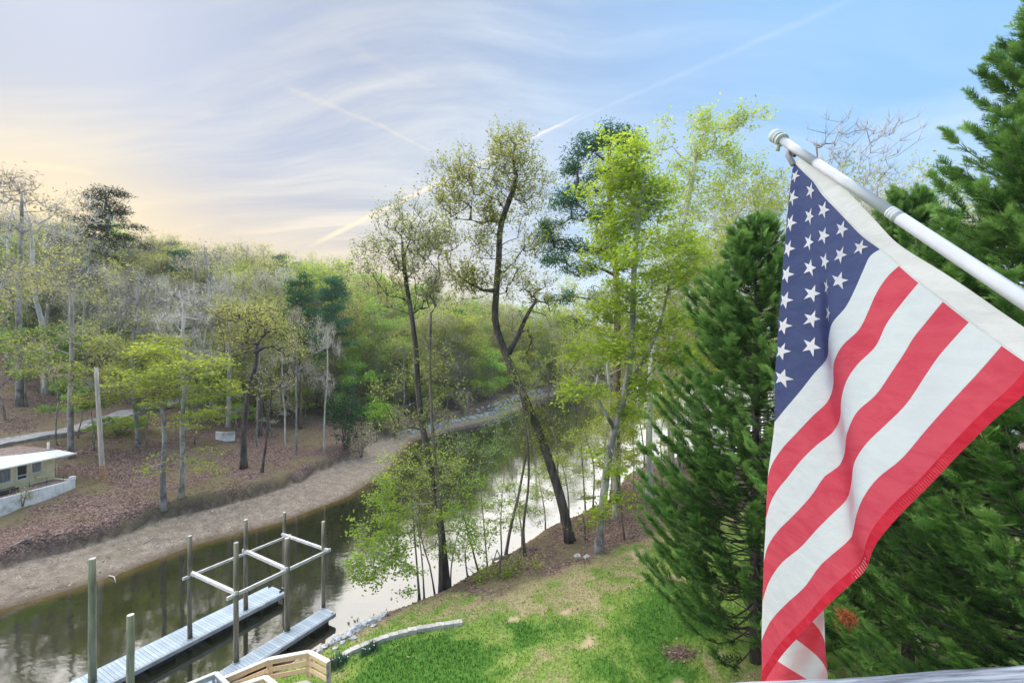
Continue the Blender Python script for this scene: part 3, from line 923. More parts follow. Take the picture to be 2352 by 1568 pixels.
def by_px(kind, name, label, cat, base, top, H, group=None, rz=None, wide=1.0, D_=None):
    """put a copy where its foot and its top stand in the photograph"""
    p = at(*base) if D_ is None else Vector(((base[0] - 1176) / F_PX * D_, D_, gz((base[0] - 1176) / F_PX * D_, D_)))
    h = CH + (784 - top) * p.y / F_PX - p.z
    sc = h / (H * 1.0)
    return place(name, label, cat, (p.x, p.y, p.z - .1), K[kind], rnd.uniform(0, 6.28) if rz is None else rz, (sc * wide, sc * wide, sc), group)


# ---- trees of the far bank that can be told apart
by_px('pine1', 'tall_pine', 'dark tall pine standing above the skyline at the left', 'pine tree', (240, 900), 440, 20, D_=72, wide=1.15)
by_px('tan1', 'tall_tree', 'tall bare budding tree on the skyline at the far left edge', 'tree', (45, 1010), 395, 18, D_=50, wide=1.1)
by_px('tan2', 'tall_tree', 'tall grey budding tree beside the dark skyline pine', 'tree', (105, 1005), 420, 18, D_=54)
by_px('near_bud', 'woodland_tree', 'thick dark-trunked tree just behind the yellow cabin', 'tree', (163, 1052), 540, 18, wide=1.1)
by_px('bare1', 'bare_tree', 'pale bare branching tree in the middle of the left woods', 'tree', (428, 1010), 640, 18, D_=50, wide=1.15)
by_px('pine2', 'pine_tree', 'dark green bushy pine at the end of the left woods', 'pine tree', (690, 1010), 635, 18, D_=58, wide=.8)
by_px('pine3', 'pine_tree', 'slim light green pine right of the dark bushy pine', 'pine tree', (762, 985), 640, 18, D_=66, wide=.9)
by_px('lime1', 'woodland_tree', 'bright green tree on the skyline left of the contrail foot', 'tree', (735, 960), 565, 18, D_=76, wide=.9)
by_px('bare2', 'bare_tree', 'bare grey tree leaning behind the utility pole', 'tree', (300, 960), 600, 18, D_=56)
by_px('bud2', 'woodland_tree', 'yellow budding tree with rounded crown left of the bushy pine', 'tree', (598, 1000), 660, 18, D_=52, wide=1.05)
for i, (bx, D_, top, kk, wd, lab) in enumerate(((345, 84, 528, 'tan1', .9, 'lacy grey tree on the skyline right of the dark pine'), (400, 88, 518, 'near_bud', 1.0, 'tall budding tree on the skyline above the pale bare tree'), (455, 90, 545, 'near_tan', .9, 'slender lacy tree on the skyline above the white block wall'),
        (505, 86, 540, 'near_bud', .9, 'olive budding skyline tree left of the yellow rounded one'), (560, 92, 545, 'tan1', .9, 'grey lacy skyline tree right of the olive budding one'), (610, 90, 538, 'near_bud', 1.0, 'rounded olive tree highest on the middle skyline'), (665, 95, 560, 'near_tan', .9, 'lacy grey tree on the skyline behind the bushy pine'),
        (715, 92, 572, 'near_fresh', .9, 'lime tree on the skyline just right of the bushy pine'), (785, 95, 575, 'near_fresh', .9, 'lime tree on the skyline above the evergreen shrub'), (835, 100, 600, 'near_bud', .9, 'budding tree on the skyline left of the dark slender tree'), (290, 80, 520, 'bud1', .9, 'yellow tree on the skyline under the dark pine'), (20, 62, 420, 'near_tan', 1.0, 'lacy budding tree in the far left corner of the skyline'), (150, 66, 480, 'near_bud', 1.0, 'budding tree just left of the dark skyline pine'))):
    by_px(kk, 'skyline_tree', lab, 'tree', (bx, 0), top, 18.5, D_=D_, wide=wd)
# front pair on the leaf slope with low yellow-green layers
for (bx, by, tx, lab, sd, side) in ((376, 1172, 372, 'short broken-topped tree nearest the beach on the leafy slope', 41, -1), (416, 1142, 420, 'straight grey tree with yellow-green layered leaves on the leafy slope', 42, 1)):
    p = at(bx, by)
    sc_ = p.y / F_PX
    t = Tree(sd)
    def rel(px, py, dy=0.0): return np.array([(px - bx) * sc_, dy, CH + (784 - py) * sc_ - p.z])
    if side < 0:
        tr = [rel(bx, by), rel(374, 1080), rel(378, 1010), rel(376, 975), rel(372, 930)]
        A = np.vstack([blob(t.g, rel(c[0], c[1], c[2]), (c[3] * sc_, c[3] * sc_, c[4] * sc_), c[5]) for c in ((372, 930, 0, 26, 20, 8), (385, 1070, -.4, 30, 30, 5))])
    else:
        tr = [rel(bx, by), rel(420, 1060), rel(418, 980), rel(424, 900), rel(432, 830), rel(428, 770)]
        A = np.vstack([blob(t.g, rel(c[0], c[1], c[2]), (c[3] * sc_, c[3] * sc_, c[4] * sc_), c[5]) for c in ((430, 850, 0, 85, 42, 110), (475, 900, 1, 50, 26, 44), (390, 810, -1, 50, 20, 36), (440, 960, .5, 60, 24, 36), (470, 1060, 0, 36, 40, 10), (340, 870, -.5, 60, 30, 40))])
    t.stem(np.array(tr), .24 if side < 0 else .2, A, .25)
    t.twigs(A, rel(420, 960), k=4, length=.8, r=.012, leaf_n=6, leaf=.22, spread=.22, flat=.3, nup=1.5)
    place('slope_tree', lab, 'tree', p, t.meshes('slope', M['bark_grey'], M['lime']))
by_px('lime1', 'layered_tree', 'yellow-green tree spreading just right of the utility pole', 'tree', (318, 1010), 745, 18, D_=44, wide=1.5)
# crooked dark tree and its thin leaning neighbour
p = at(560, 1076); sc_ = p.y / F_PX; t = Tree(43)
def rel2(px, py, dy=0.0): return np.array([(px - 560) * sc_, dy, CH + (784 - py) * sc_ - p.z])
tr = np.array([rel2(560, 1076), rel2(560, 1000), rel2(566, 930), rel2(572, 885), rel2(585, 850), rel2(592, 790)])
A = np.vstack([blob(t.g, rel2(*c[:3]), (c[3] * sc_, c[3] * sc_, c[4] * sc_), c[5]) for c in ((600, 740, 0, 75, 35, 60), (650, 800, 1, 40, 30, 26), (560, 790, -1, 50, 30, 26), (620, 880, -.5, 45, 30, 18), (520, 720, .5, 45, 25, 20))])
t.stem(tr, .3, A, .4)
t.twigs(A, rel2(590, 850), k=5, length=1.0, r=.013, leaf_n=3, leaf=.2, spread=.25, flat=.6)
place('crooked_tree', 'crooked dark-trunked tree with tan-yellow crown above the far beach', 'tree', p, t.meshes('crooked', M['bark_dark'], M['bud']))
p = at(602, 1084); sc_ = p.y / F_PX; t = Tree(44)
def rel3(px, py, dy=0.0): return np.array([(px - 602) * sc_, dy, CH + (784 - py) * sc_ - p.z])
A = blob(t.g, rel3(630, 880), (40 * sc_, 40 * sc_, 40 * sc_), 24)
t.stem(np.array([rel3(602, 1084), rel3(612, 1010), rel3(620, 940), rel3(626, 880)]), .12, A, .5)
t.twigs(A, rel3(620, 900), k=5, length=1.0, r=.011, leaf_n=1, leaf=.16)
place('leaning_sapling', 'thin dark sapling leaning right beside the crooked tree', 'tree', p, t.meshes('sapling', M['bark_dark'], M['tanbud']))
for i, (bx, by, tp, lab, bk) in enumerate(((655, 1022, 760, 'slim pale-barked tree between the white block and the evergreen shrub', 'tan2'), (590, 1030, 770, 'slim pale tree just right of the white block wall', 'bare2'), (681, 1045, 700, 'straight dark slim tree near the far beach bend', 'tan1'), (745, 1035, 720, 'thin tree at the top of the beach beside the evergreen shrub', 'tan2'))):
    by_px(bk, 'slim_tree', lab, 'tree', (bx, by), tp, 18, wide=.55)
# evergreen and flowering shrubs of the far bank
def shrub(seed, r, h, n, leafm, leaf, bark='bark_brown', k=3, flat=.8, nup=.4, leaf_n=5, stems=5, length=.4):
    t = Tree(seed); g = t.g
    A = blob(g, (0, 0, h * .55), (r, r, h * .5), n, 2.2); A[:, 2] = np.maximum(A[:, 2], .1)
    st = np.argsort(np.arctan2(A[:, 1], A[:, 0])); parts = np.array_split(st, stems)
    for pt in parts:
        c = A[pt].mean(0); e = c * np.array([.7, .7, 1.0])
        t.stem(np.array([[c[0] * .1, c[1] * .1, 0], e * .5, e]), .03 * max(1, h / 2), A[pt], .15, sides=5, seg=.4, tip=.007)
    t.twigs(A, (0, 0, h * .2), k=k, length=length, r=.006, leaf_n=leaf_n, leaf=leaf, spread=.14, flat=flat, nup=nup)
    return t.meshes('shrub', M[bark], leafm)


SH = shrub(51, 1.6, 5.5, 110, M['magnolia'], .22, leaf_n=6, length=.6)
p = at(795, 1030); place('evergreen_shrub', 'dark evergreen shrub at the head of the far beach', 'shrub', p, SH, 0, 1.25)
SHG = shrub(52, 1.5, 2.4, 80, M['fresh'], .17, leaf_n=7)
p = at(868, 985); place('green_shrub', 'bright green shrub behind the bend of the far beach', 'shrub', p, SHG, 0, 1.5)
p = at(275, 1000); place('low_shrub', 'low green bush in front of the driveway', 'shrub', p, SHG, 1, (1.9, 1.2, .75))
SHT = shrub(53, 1.5, 3.2, 90, M['tanbud'], .13, leaf_n=4, bark='bark_grey', length=.6)
for (bx, by, lab, s_) in ((830, 1050, 'pink-tan budding bush overhanging the far beach', 1.25), (905, 1000, 'tan budding bush behind the beach bend', 1.3), (985, 975, 'tan bush above the grey stones of the far shore', 1.3), (1065, 950, 'small tan bush on the far shore of the bend', 1.2)):
    p = at(bx, by); place('budding_bush', lab, 'shrub', p, SHT, rnd.uniform(0, 6), s_)
for (bx, by, lab) in ((260, 930, 'white dogwood in bloom beside the driveway behind the utility pole'), (540, 990, 'white dogwood in bloom above the white block wall'), (620, 1000, 'small dogwood with a few white flowers near the crooked tree')):
    p = at(bx, by); place('dogwood', lab, 'tree', p, K['dogwood'], rnd.uniform(0, 6), rnd.uniform(.75, 1.0))

# ---- the mass of the woods behind: every trunk its own tree
kinds_hill = ['bud1', 'bud2', 'tan1', 'tan2', 'bare1', 'bare2', 'fresh1', 'lime1', 'bud1', 'bud2', 'tan1', 'pine3', 'fresh2', 'bare1']
lab_of = {'bud1': 'yellow budding tree in the woods on the far hillside', 'bud2': 'yellow budding tree in the woods on the far hillside', 'tan1': 'grey tan-budded tree in the woods on the far hillside', 'tan2': 'grey tan-budded tree in the woods on the far hillside',
          'bare1': 'leafless grey tree in the woods on the far hillside', 'bare2': 'leafless grey tree in the woods on the far hillside', 'fresh1': 'fresh green tree in the woods on the far hillside', 'fresh2': 'fresh green tree in the woods on the far hillside', 'lime1': 'lime green tree in the woods on the far hillside', 'pine3': 'green pine in the woods on the far hillside'}
nm_of = {'bud': 'budding_tree', 'tan': 'grey_tree', 'bar': 'bare_tree', 'fre': 'green_tree', 'lim': 'green_tree', 'pin': 'pine_tree'}
def zone(px):
    for lim, nm in ((60, 'at the far left edge of the woods'), (190, 'behind the yellow cabin'), (270, 'behind the utility pole'), (360, 'above the driveway'), (450, 'behind the pale bare tree'), (540, 'above the white block wall'), (640, 'behind the crooked dark tree'), (720, 'behind the bushy pine'), (820, 'behind the evergreen shrub'), (920, 'above the bend of the far beach'), (1010, 'behind the dark slender tree'), (1110, 'above the grey shore stones'), (1230, 'behind the leaning oak'), (1350, 'right of the leaning oak')):
        if px < lim: return nm
    return 'behind the lime maple'


pts = []
g = rng_(99)
tries = 0
while len(pts) < 225 and tries < 12000:
    tries += 1
    x = g.uniform(-120, 24); y = g.uniform(34, 150)
    if abs(x / y) > 1.12: continue
    z, d, w, bw = land(np.array([x]), np.array([y]))
    s_ = d[0] - bw[0]
    if not w[0] or s_ < (13 if y < 70 else 3): continue
    if x < -30 and y < 39: continue
    rmin = 2.9 if y < 90 else 4.0
    if any((x - a) ** 2 + (y - c) ** 2 < rmin ** 2 for a, c, *_ in pts): continue
    # keep the driveway clear
    px = 1176 + F_PX * x / y
    py = 784 + F_PX * (CH - z[0]) / y
    if px < 420 and 925 < py < 1025: continue
    if px < 520 and y < 66 and g.uniform() < .84: continue
    pts.append((x, y, z[0], px))
for i, (x, y, z, px) in enumerate(pts):
    kk = kinds_hill[int(g.integers(len(kinds_hill)))]
    if px < 520 and y < 70: kk = ['tan1', 'tan2', 'bare1', 'bare2', 'bud2'][int(g.integers(5))]
    if px > 640 and kk[:4] in ('bare', 'tan2'): kk = ['fresh1', 'lime1', 'bud1'][int(g.integers(3))]
    hgt = g.uniform(15, 23)
    # the crown line steps down towards the bend
    topmax = np.interp(px, [-100, 0, 150, 330, 450, 620, 760, 900, 1300], [430, 450, 500, 530, 535, 555, 600, 650, 690])
    hmax = CH + (784 - topmax + g.normal(12, 30)) * y / F_PX - z
    hgt = min(hgt, max(9, hmax))
    sc = hgt / 18
    place(nm_of[kk[:3]], lab_of[kk].split(' in the')[0] + (', front rank, ' if y < 62 else (', middle rank, ' if y < 92 else ', back rank, ')) + zone(px), 'tree', (x, y, z - .1), K[kk], g.uniform(0, 6.28), (sc * g.uniform(.9, 1.2), sc * g.uniform(.9, 1.2), sc), 'trees of the far hillside')
# a second growth behind the driveway and the cabin
extra_ = 0; tries = 0
while extra_ < 48 and tries < 4000:
    tries += 1
    y = g.uniform(62, 112); x = g.uniform(-1.12 * y, -.52 * y)
    z, d, w, bw = land(np.array([x]), np.array([y]))
    if not w[0] or any((x - a) ** 2 + (y - c) ** 2 < 6 for a, c, *_ in pts): continue
    px = 1176 + F_PX * x / y; py = 784 + F_PX * (CH - z[0]) / y
    if px < 600 and 850 < py < 1025: continue
    pts.append((x, y, z[0], px)); extra_ += 1
    kk = ['bud1', 'bud2', 'lime1', 'tan1', 'bud1', 'fresh1'][int(g.integers(6))]
    top_ = np.interp(px, [-100, 0, 150, 330, 450, 620, 760], [440, 470, 520, 550, 560, 580, 610]) + abs(g.normal(0, 35))
    sc = min(23, max(10, CH + (784 - top_) * y / F_PX - z[0])) / 18
    place(nm_of[kk[:3]], lab_of[kk].split(' in the')[0] + (', middle rank, ' if y < 92 else ', back rank, ') + zone(px), 'tree', (x, y, z[0] - .1), K[kk], g.uniform(0, 6.28), (sc * 1.15, sc * 1.15, sc), 'trees of the far hillside')
# slim grey trunks standing close together on the slope
cnt_ = 0; tries = 0; slim = []
while cnt_ < 34 and tries < 3000:
    tries += 1
    y = g.uniform(46, 76); x = g.uniform(-1.12 * y, -.5 * y)
    z, d, w, bw = land(np.array([x]), np.array([y]))
    px = 1176 + F_PX * x / y; py = 784 + F_PX * (CH - z[0]) / y
    if not w[0] or d[0] - bw[0] < 14 or (px < 600 and 925 < py < 1020) or any((x - a) ** 2 + (y - c) ** 2 < 5 for a, c in slim): continue
    slim.append((x, y)); cnt_ += 1
    kk = ['near_tan', 'near_bare', 'near_bud'][int(g.integers(3))]; sc = g.uniform(.72, 1.0)
    place('slim_grey_tree', {'near_tan': 'slim pale-trunked tan budding tree ', 'near_bare': 'slim leafless grey tree ', 'near_bud': 'slim grey tree with yellow-green buds '}[kk] + ('low down ' if y < 58 else 'higher up ') + zone(px), 'tree', (x, y, z[0] - .1), K[kk], g.uniform(0, 6.28), (sc * .62, sc * .62, sc), 'slim trees on the far slope')
# understory saplings under them
cnt_ = 0; tries = 0; up_ = []
while cnt_ < 170 and tries < 6000:
    tries += 1
    x = g.uniform(-75, -2); y = g.uniform(36, 100)
    if abs(x / y) > 1.12: continue
    z, d, w, bw = land(np.array([x]), np.array([y]))
    if not w[0] or d[0] - bw[0] < (11 if y < 60 else 3): continue
    px = 1176 + F_PX * x / y; py = 784 + F_PX * (CH - z[0]) / y
    if px < 400 and 930 < py < 1030: continue
    if px < 190 and py > 1020: continue
    kk = ['under1', 'under2', 'under1', 'bare_small'][int(g.integers(4))]
    place('sapling', {'under1': 'green sapling with flat leaf layers ', 'under2': 'bright green spreading sapling ', 'bare_small': 'thin bare sapling '}[kk] + ('low down ' if y < 52 else 'higher up ') + zone(px), 'sapling', (x, y, z[0] - .05), K[kk], g.uniform(0, 6.28), g.uniform(.6, 1.25), 'saplings under the hillside trees')
    cnt_ += 1
# and more of them low down in the left woods
cnt_ = 0; tries = 0
while cnt_ < 70 and tries < 4000:
    tries += 1
    y = g.uniform(46, 84); x = g.uniform(-1.12 * y, -.42 * y)
    z, d, w, bw = land(np.array([x]), np.array([y]))
    px = 1176 + F_PX * x / y; py = 784 + F_PX * (CH - z[0]) / y
    if not w[0] or d[0] - bw[0] < 14 or (px < 620 and 915 < py < 1040): continue
    kk = ['under1', 'under2', 'under1'][int(g.integers(3))]
    place('sapling', {'under1': 'green sapling with flat leaf layers ', 'under2': 'bright green spreading sapling '}[kk] + ('low down ' if y < 62 else 'higher up ') + zone(px), 'sapling', (x, y, z[0] - .05), K[kk], g.uniform(0, 6.28), g.uniform(.8, 1.6), 'saplings under the hillside trees')
    cnt_ += 1
for i, (bx, D_, kk, sc, lab) in enumerate(((12, 46, 'under2', 1.9, 'bright green fan-leaved understory tree at the far left edge'), (62, 50, 'under1', 1.7, 'green layered understory tree right of the far left one'), (118, 54, 'under2', 1.6, 'green understory tree between the pale trunks behind the cabin'), (195, 52, 'under1', 1.6, 'green understory tree left of the utility pole'), (85, 62, 'under1', 2.0, 'taller green understory tree deep behind the cabin'), (150, 66, 'under2', 2.0, 'bright understory tree deep left of the utility pole'), (262, 60, 'under1', 1.8, 'green understory tree right of the utility pole top'), (335, 63, 'under2', 1.7, 'bright understory tree above the driveway bend'), (30, 70, 'under2', 2.2, 'large green understory tree deep at the left edge'), (225, 72, 'under2', 2.0, 'green understory tree behind the blue bin'), (395, 66, 'under1', 1.9, 'green understory tree behind the layered yellow-green one'), (470, 60, 'under1', 1.7, 'green understory tree left of the white block wall'), (545, 58, 'under2', 1.6, 'bright understory tree behind the white block wall'), (130, 42, 'under1', 1.2, 'small green sapling close behind the cabin roof'), (180, 44, 'under2', 1.1, 'small bright sapling beside the thick dark trunk'))):
    x_ = (bx - 1176) / F_PX * D_
    place('understory_tree', lab, 'tree', (x_, D_, gz(x_, D_) - .05), K[kk], rnd.uniform(0, 6), sc)
# leafy brush and young trees closing the edge of the woods
cnt_ = 0; tries = 0; low = []
while cnt_ < 120 and tries < 8000:
    tries += 1
    x = g.uniform(-62, 60); y = g.uniform(44, 175)
    if abs(x / y) > 1.12: continue
    z, d, w, bw = land(np.array([x]), np.array([y]))
    sft_ = d[0] - bw[0]
    if not w[0] or sft_ < (2.2 if y > 66 else 13) or sft_ > (16 if y > 66 else 34): continue
    px = 1176 + F_PX * x / y; py = 784 + F_PX * (CH - z[0]) / y
    if px < 600 and (850 < py < 1030 or g.uniform() < .5): continue
    if any((x - a) ** 2 + (y - c) ** 2 < 7 for a, c in low): continue
    low.append((x, y))
    kk = ['low_bud', 'low_fresh', 'low_lime', 'low_tan', 'low_bud', 'low_fresh'][int(g.integers(6))]
    sc = g.uniform(.7, 1.25)
    place('young_tree', {'low_bud': 'yellow budding young tree, leafy to the ground, ', 'low_fresh': 'fresh green young tree, leafy to the ground, ', 'low_lime': 'lime green young tree, leafy to the ground, ', 'low_tan': 'tan budding young tree, twiggy to the ground, '}[kk] + zone(px), 'tree', (x, y, z[0] - .1), K[kk], g.uniform(0, 6.28), (sc * 1.1, sc * 1.1, sc), 'young trees at the edge of the woods')
    cnt_ += 1
# far shore across the lake
cnt_ = 0; tries = 0
far = []
while cnt_ < 75 and tries < 5000:
    tries += 1
    y = g.uniform(118, 260); x = g.uniform(-40, y * .75)
    z, d, w, bw = land(np.array([x]), np.array([y]))
    if not w[0] or d[0] < bw[0] + 1 or d[0] > 55: continue
    if any((x - a) ** 2 + (y - c) ** 2 < 20 for a, c in far): continue
    far.append((x, y))
    kk = ['bud1', 'bud2', 'fresh1', 'tan1', 'lime1', 'pine3', 'fresh2'][int(g.integers(7))]
    place(nm_of[kk[:3]], {'bud': 'distant yellow budding tree', 'fre': 'distant green tree', 'tan': 'distant grey tree', 'lim': 'distant lime green tree', 'pin': 'distant pine'}[kk[:3]] + (' on the far lake shore ' if y < 170 else ' deep behind the far lake shore ') + zone(1176 + F_PX * x / y), 'tree', (x, y, z[0] - .1), K[kk], g.uniform(0, 6.28), g.uniform(.95, 1.25), 'trees across the lake')
    cnt_ += 1

# ---- trees of the near bank, each its own shape
def hero(name, label, cat, base, trunk, r0, blobs, bark, leafm, seed, first, tw, D_=None, lean=0.0, extra=(), power=.6, base_z=None, mult=1.0):
    """trunk: picture points with a depth offset; blobs: (px, py, dy, rx, rz, n)"""
    if D_ is None: p = at(*base)
    else:
        x_ = (base[0] - 1176) / F_PX * D_
        p = Vector((x_, D_, gz(x_, D_)))
    # a tree stands on land: slide its foot along the line of sight out of the water
    for _ in range(200):
        if land(np.array([p.x]), np.array([p.y]))[1][0] > .15: break
        f_ = 1.004 if p.y > 60 else .996
        p = Vector((p.x * f_, p.y * f_, 0))
    p.z = gz(p.x, p.y)
    s_ = p.y / F_PX
    t = Tree(seed)
    def rl(px, py, dy=0.0):
        dep = p.y + dy
        return np.array([(px - 1176) / F_PX * dep - p.x, dy, CH + (784 - py) / F_PX * dep - p.z])
    tr = np.array([rl(*q) for q in trunk]); tr[0] = (0, 0, -.12)
    tr = tr[np.concatenate([[True], tr[1:, 2] > .3])]
    A = np.vstack([clumpy(t.g, rl(q[0], q[1], q[2]), (q[3] * s_, q[3] * s_, q[4] * s_), int(q[5] * mult + .5)) for q in blobs])
    stems = [(tr, r0)]
    for (pts_, rr) in extra: stems.append((np.array([rl(*q) for q in pts_]), rr))
    if len(stems) == 1: t.stem(tr, r0, A, first, power=power)
    else:
        dist = np.stack([np.min(np.linalg.norm(A[:, None] - sm_[None], axis=2), axis=1) for sm_, _ in stems], 1)
        own = dist.argmin(1)
        for i, (sm_, rr) in enumerate(stems): t.stem(sm_, rr, A[own == i], first if i == 0 else .25, power=power)
    t.twigs(A, rl(trunk[-1][0], (trunk[0][1] + trunk[-1][1]) / 2), **tw)
    return place(name, label, cat, p, t.meshes(name, bark, leafm)), p, t


hero('dark_trunk_tree', 'dark slender tree leaning over the water left of the big leaning oak', 'tree', (1028, 1350),
     [(1028, 1350, 0), (1016, 1240, .1), (1000, 1120, .2), (980, 1030, .3), (964, 930, .4), (955, 800, .5), (945, 720, .6), (932, 640, .7), (924, 560, .8)], .23,
     [(925, 540, .6, 55, 70, 36), (865, 610, .5, 55, 50, 26), (960, 600, .8, 60, 70, 34), (890, 670, .2, 75, 55, 22), (985, 560, 1.2, 36, 70, 16), (990, 690, .8, 30, 50, 12), (880, 900, -.8, 50, 25, 7), (930, 980, -1, 60, 20, 8), (1000, 860, 1, 40, 60, 10)],
     M['bark_dark'], M['oakbud'], 61, .3, dict(k=5, length=.8, r=.008, leaf_n=4, leaf=.13, spread=.16, up=.7), mult=1.9)
hero('companion_tree', 'thin brown-trunked tree close behind the dark slender tree', 'tree', (1012, 1300),
     [(1012, 1300, 0), (1010, 1180, 0), (1000, 1060, 0), (992, 960, 0), (988, 820, 0), (990, 720, 0)], .12,
     [(1005, 560, 0, 35, 60, 22), (985, 640, 0, 35, 50, 16), (1010, 820, .5, 40, 80, 16), (985, 980, 0, 30, 50, 8)],
     M['bark_brown'], M['oakbud'], 62, .35, dict(k=5, length=.8, r=.008, leaf_n=3, leaf=.13, spread=.16, up=.7), D_=29.5, mult=2)
hero('leaning_oak', 'thick dark leaning oak with forked trunk and yellow-green leaf clusters', 'tree', (1310, 1243),
     [(1310, 1243, 0), (1293, 1165, .1), (1262, 1060, .3), (1225, 960, .5), (1190, 880, .6), (1160, 810, .7), (1138, 740, .8), (1140, 670, .8), (1146, 590, .8), (1150, 520, .8), (1166, 470, .8), (1186, 410, .8), (1172, 350, .8)], .33,
     [(1160, 365, .8, 36, 62, 30), (1200, 400, .8, 42, 62, 32), (1195, 470, 1.2, 55, 45, 26), (1085, 450, .2, 72, 46, 44), (1045, 435, .2, 46, 45, 24), (1110, 400, .4, 46, 40, 18), (1125, 500, .5, 40, 30, 18), (1090, 560, -.2, 60, 35, 30), (1050, 640, -.5, 50, 40, 20), (1100, 650, -.2, 55, 30, 22), (1200, 560, 1.5, 60, 50, 22), (1225, 680, 1.5, 45, 40, 20), (1160, 650, .8, 30, 30, 12), (1200, 780, .5, 40, 40, 8), (1210, 930, .5, 40, 60, 8), (1250, 1010, .2, 35, 60, 8)],
     M['bark_dark'], M['olive'], 63, .32, dict(k=5, length=.9, r=.009, leaf_n=5, leaf=.15, spread=.2, up=.4), mult=2, extra=[([(1165, 815, .7), (1190, 770, .9), (1215, 715, 1.0), (1232, 690, 1.1)], .2), ([(1138, 668, .8), (1115, 668, .4), (1085, 655, .2), (1055, 635, 0)], .12)])
# pine behind the maples: built clump by clump
p = Vector(((1412 - 1176) / F_PX * 41.5, 41.5, 0)); p.z = gz(p.x, p.y); s_ = 41.5 / F_PX
t = Tree(64); g2 = t.g
def rp(px, py, dy=0.0): return np.array([(px - 1412) * s_, dy, CH + (784 - py) * s_ - p.z])
tr = np.array([rp(1412, 1060), rp(1416, 900), rp(1418, 760), rp(1414, 620), rp(1402, 480), rp(1398, 380), rp(1402, 310)]); tr[0, 2] = -.1
A = []
for q in ((1400, 310, 0, 45, 18, 22), (1440, 320, .5, 40, 18, 20), (1350, 350, -.5, 45, 22, 22), (1310, 385, 0, 30, 20, 14), (1390, 380, 1, 55, 25, 22), (1460, 400, 1, 45, 30, 20), (1330, 430, .5, 50, 25, 22), (1300, 470, -.5, 40, 22, 16), (1360, 500, -1, 60, 26, 24), (1270, 520, 0, 36, 18, 14), (1255, 545, .3, 26, 14, 9), (1300, 560, .5, 55, 22, 20), (1380, 570, 1, 60, 22, 20), (1270, 600, -.5, 36, 18, 12), (1340, 620, .5, 50, 20, 18), (1300, 680, 1, 45, 18, 12), (1370, 690, -1, 45, 20, 12), (1480, 480, 1, 45, 40, 20), (1320, 740, .5, 40, 14, 7)):
    A.append(blob(g2, rp(q[0], q[1], q[2] * 1.5), (q[3] * s_, q[3] * s_ * 1.2, q[4] * s_), q[5], 2))
A = np.vstack(A)
t.stem(tr, .42, A, .35, sag=.03, power=.45)
q_ = 52
ti = np.repeat(g2.normal(.5, .2, len(A)), q_) + g2.normal(0, .15, len(A) * q_)
t.leaves(np.repeat(A, q_, 0) + g2.normal(0, 1, (len(A) * q_, 3)) * np.array([.42, .42, .24]), .4, .17, .3, np.clip(ti, 0, 1))
place('tall_pine', 'tall dark green pine behind the lime maple right of the leaning oak', 'pine tree', p, t.meshes('pine', M['bark_pine'], M['pine']), crown='crown')
# maples
MAP = dict(k=6, length=1.0, r=.011, leaf_n=8, leaf=.23, spread=.26, flat=.35, nup=1.5, up=.1)
hero('lime_maple', 'bright yellow-green maple with pale trunk at the lawn edge', 'tree', (1372, 1268),
     [(1372, 1268, 0), (1384, 1160, 0), (1396, 1060, .2), (1412, 980, .3), (1436, 900, .4), (1450, 780, .5), (1455, 640, .6), (1465, 500, .6), (1480, 400, .6)], .27,
     [(1460, 370, .8, 60, 40, 44), (1420, 430, .3, 60, 40, 44), (1490, 450, 1, 60, 50, 44), (1430, 530, 0, 60, 45, 44), (1510, 550, 1, 60, 50, 40), (1440, 620, .2, 75, 40, 46), (1530, 640, 1, 60, 45, 36), (1420, 700, -.5, 70, 35, 36), (1500, 720, .6, 80, 40, 44), (1450, 800, 0, 80, 35, 38), (1540, 810, .8, 60, 40, 26), (1370, 790, -1.2, 60, 25, 20), (1500, 880, -.5, 70, 30, 24), (1390, 900, -1, 70, 22, 18), (1460, 960, -.5, 70, 22, 16), (1420, 1060, -1.2, 50, 16, 8), (1390, 1140, -1.5, 40, 14, 5), (1360, 1170, -1, 30, 14, 4)],
     M['bark_grey'], M['maple'], 65, .25, MAP, extra=[([(1412, 985, .3), (1380, 930, 0), (1350, 880, -.5), (1310, 850, -1)], .12), ([(1425, 930, .3), (1460, 860, .8), (1510, 760, 1.2), (1540, 640, 1.5)], .16)])
hero('tall_green_tree', 'tall airy light green tree with pale limbs behind the lime maple', 'tree', (1490, 1142),
     [(1490, 1142, 0), (1490, 1040, 0), (1492, 920, 0), (1500, 800, .4), (1530, 680, .8), (1560, 560, 1), (1585, 440, 1.2), (1600, 340, 1.2)], .30,
     [(1610, 280, 1.2, 30, 45, 18), (1560, 340, .8, 55, 45, 30), (1620, 360, 1.5, 60, 45, 36), (1680, 290, 2, 45, 28, 18), (1720, 265, 2.2, 30, 14, 8), (1690, 380, 2, 55, 50, 34), (1560, 440, .5, 60, 45, 34), (1640, 460, 1.2, 70, 45, 44), (1730, 440, 2, 55, 40, 26), (1570, 550, .5, 60, 45, 26), (1660, 560, 1.5, 60, 45, 28), (1740, 540, 2, 50, 40, 18), (1600, 650, .8, 60, 40, 20), (1590, 760, .5, 60, 45, 18), (1600, 860, .5, 50, 45, 14)],
     M['bark_pale'], M['maple'], 66, .35, dict(k=6, length=1.1, r=.012, leaf_n=6, leaf=.22, spread=.24, flat=.5, nup=1.0, up=.4), D_=37, extra=[([(1495, 900, 0), (1540, 780, 1), (1600, 680, 1.5), (1660, 580, 2), (1700, 480, 2.2)], .17)])
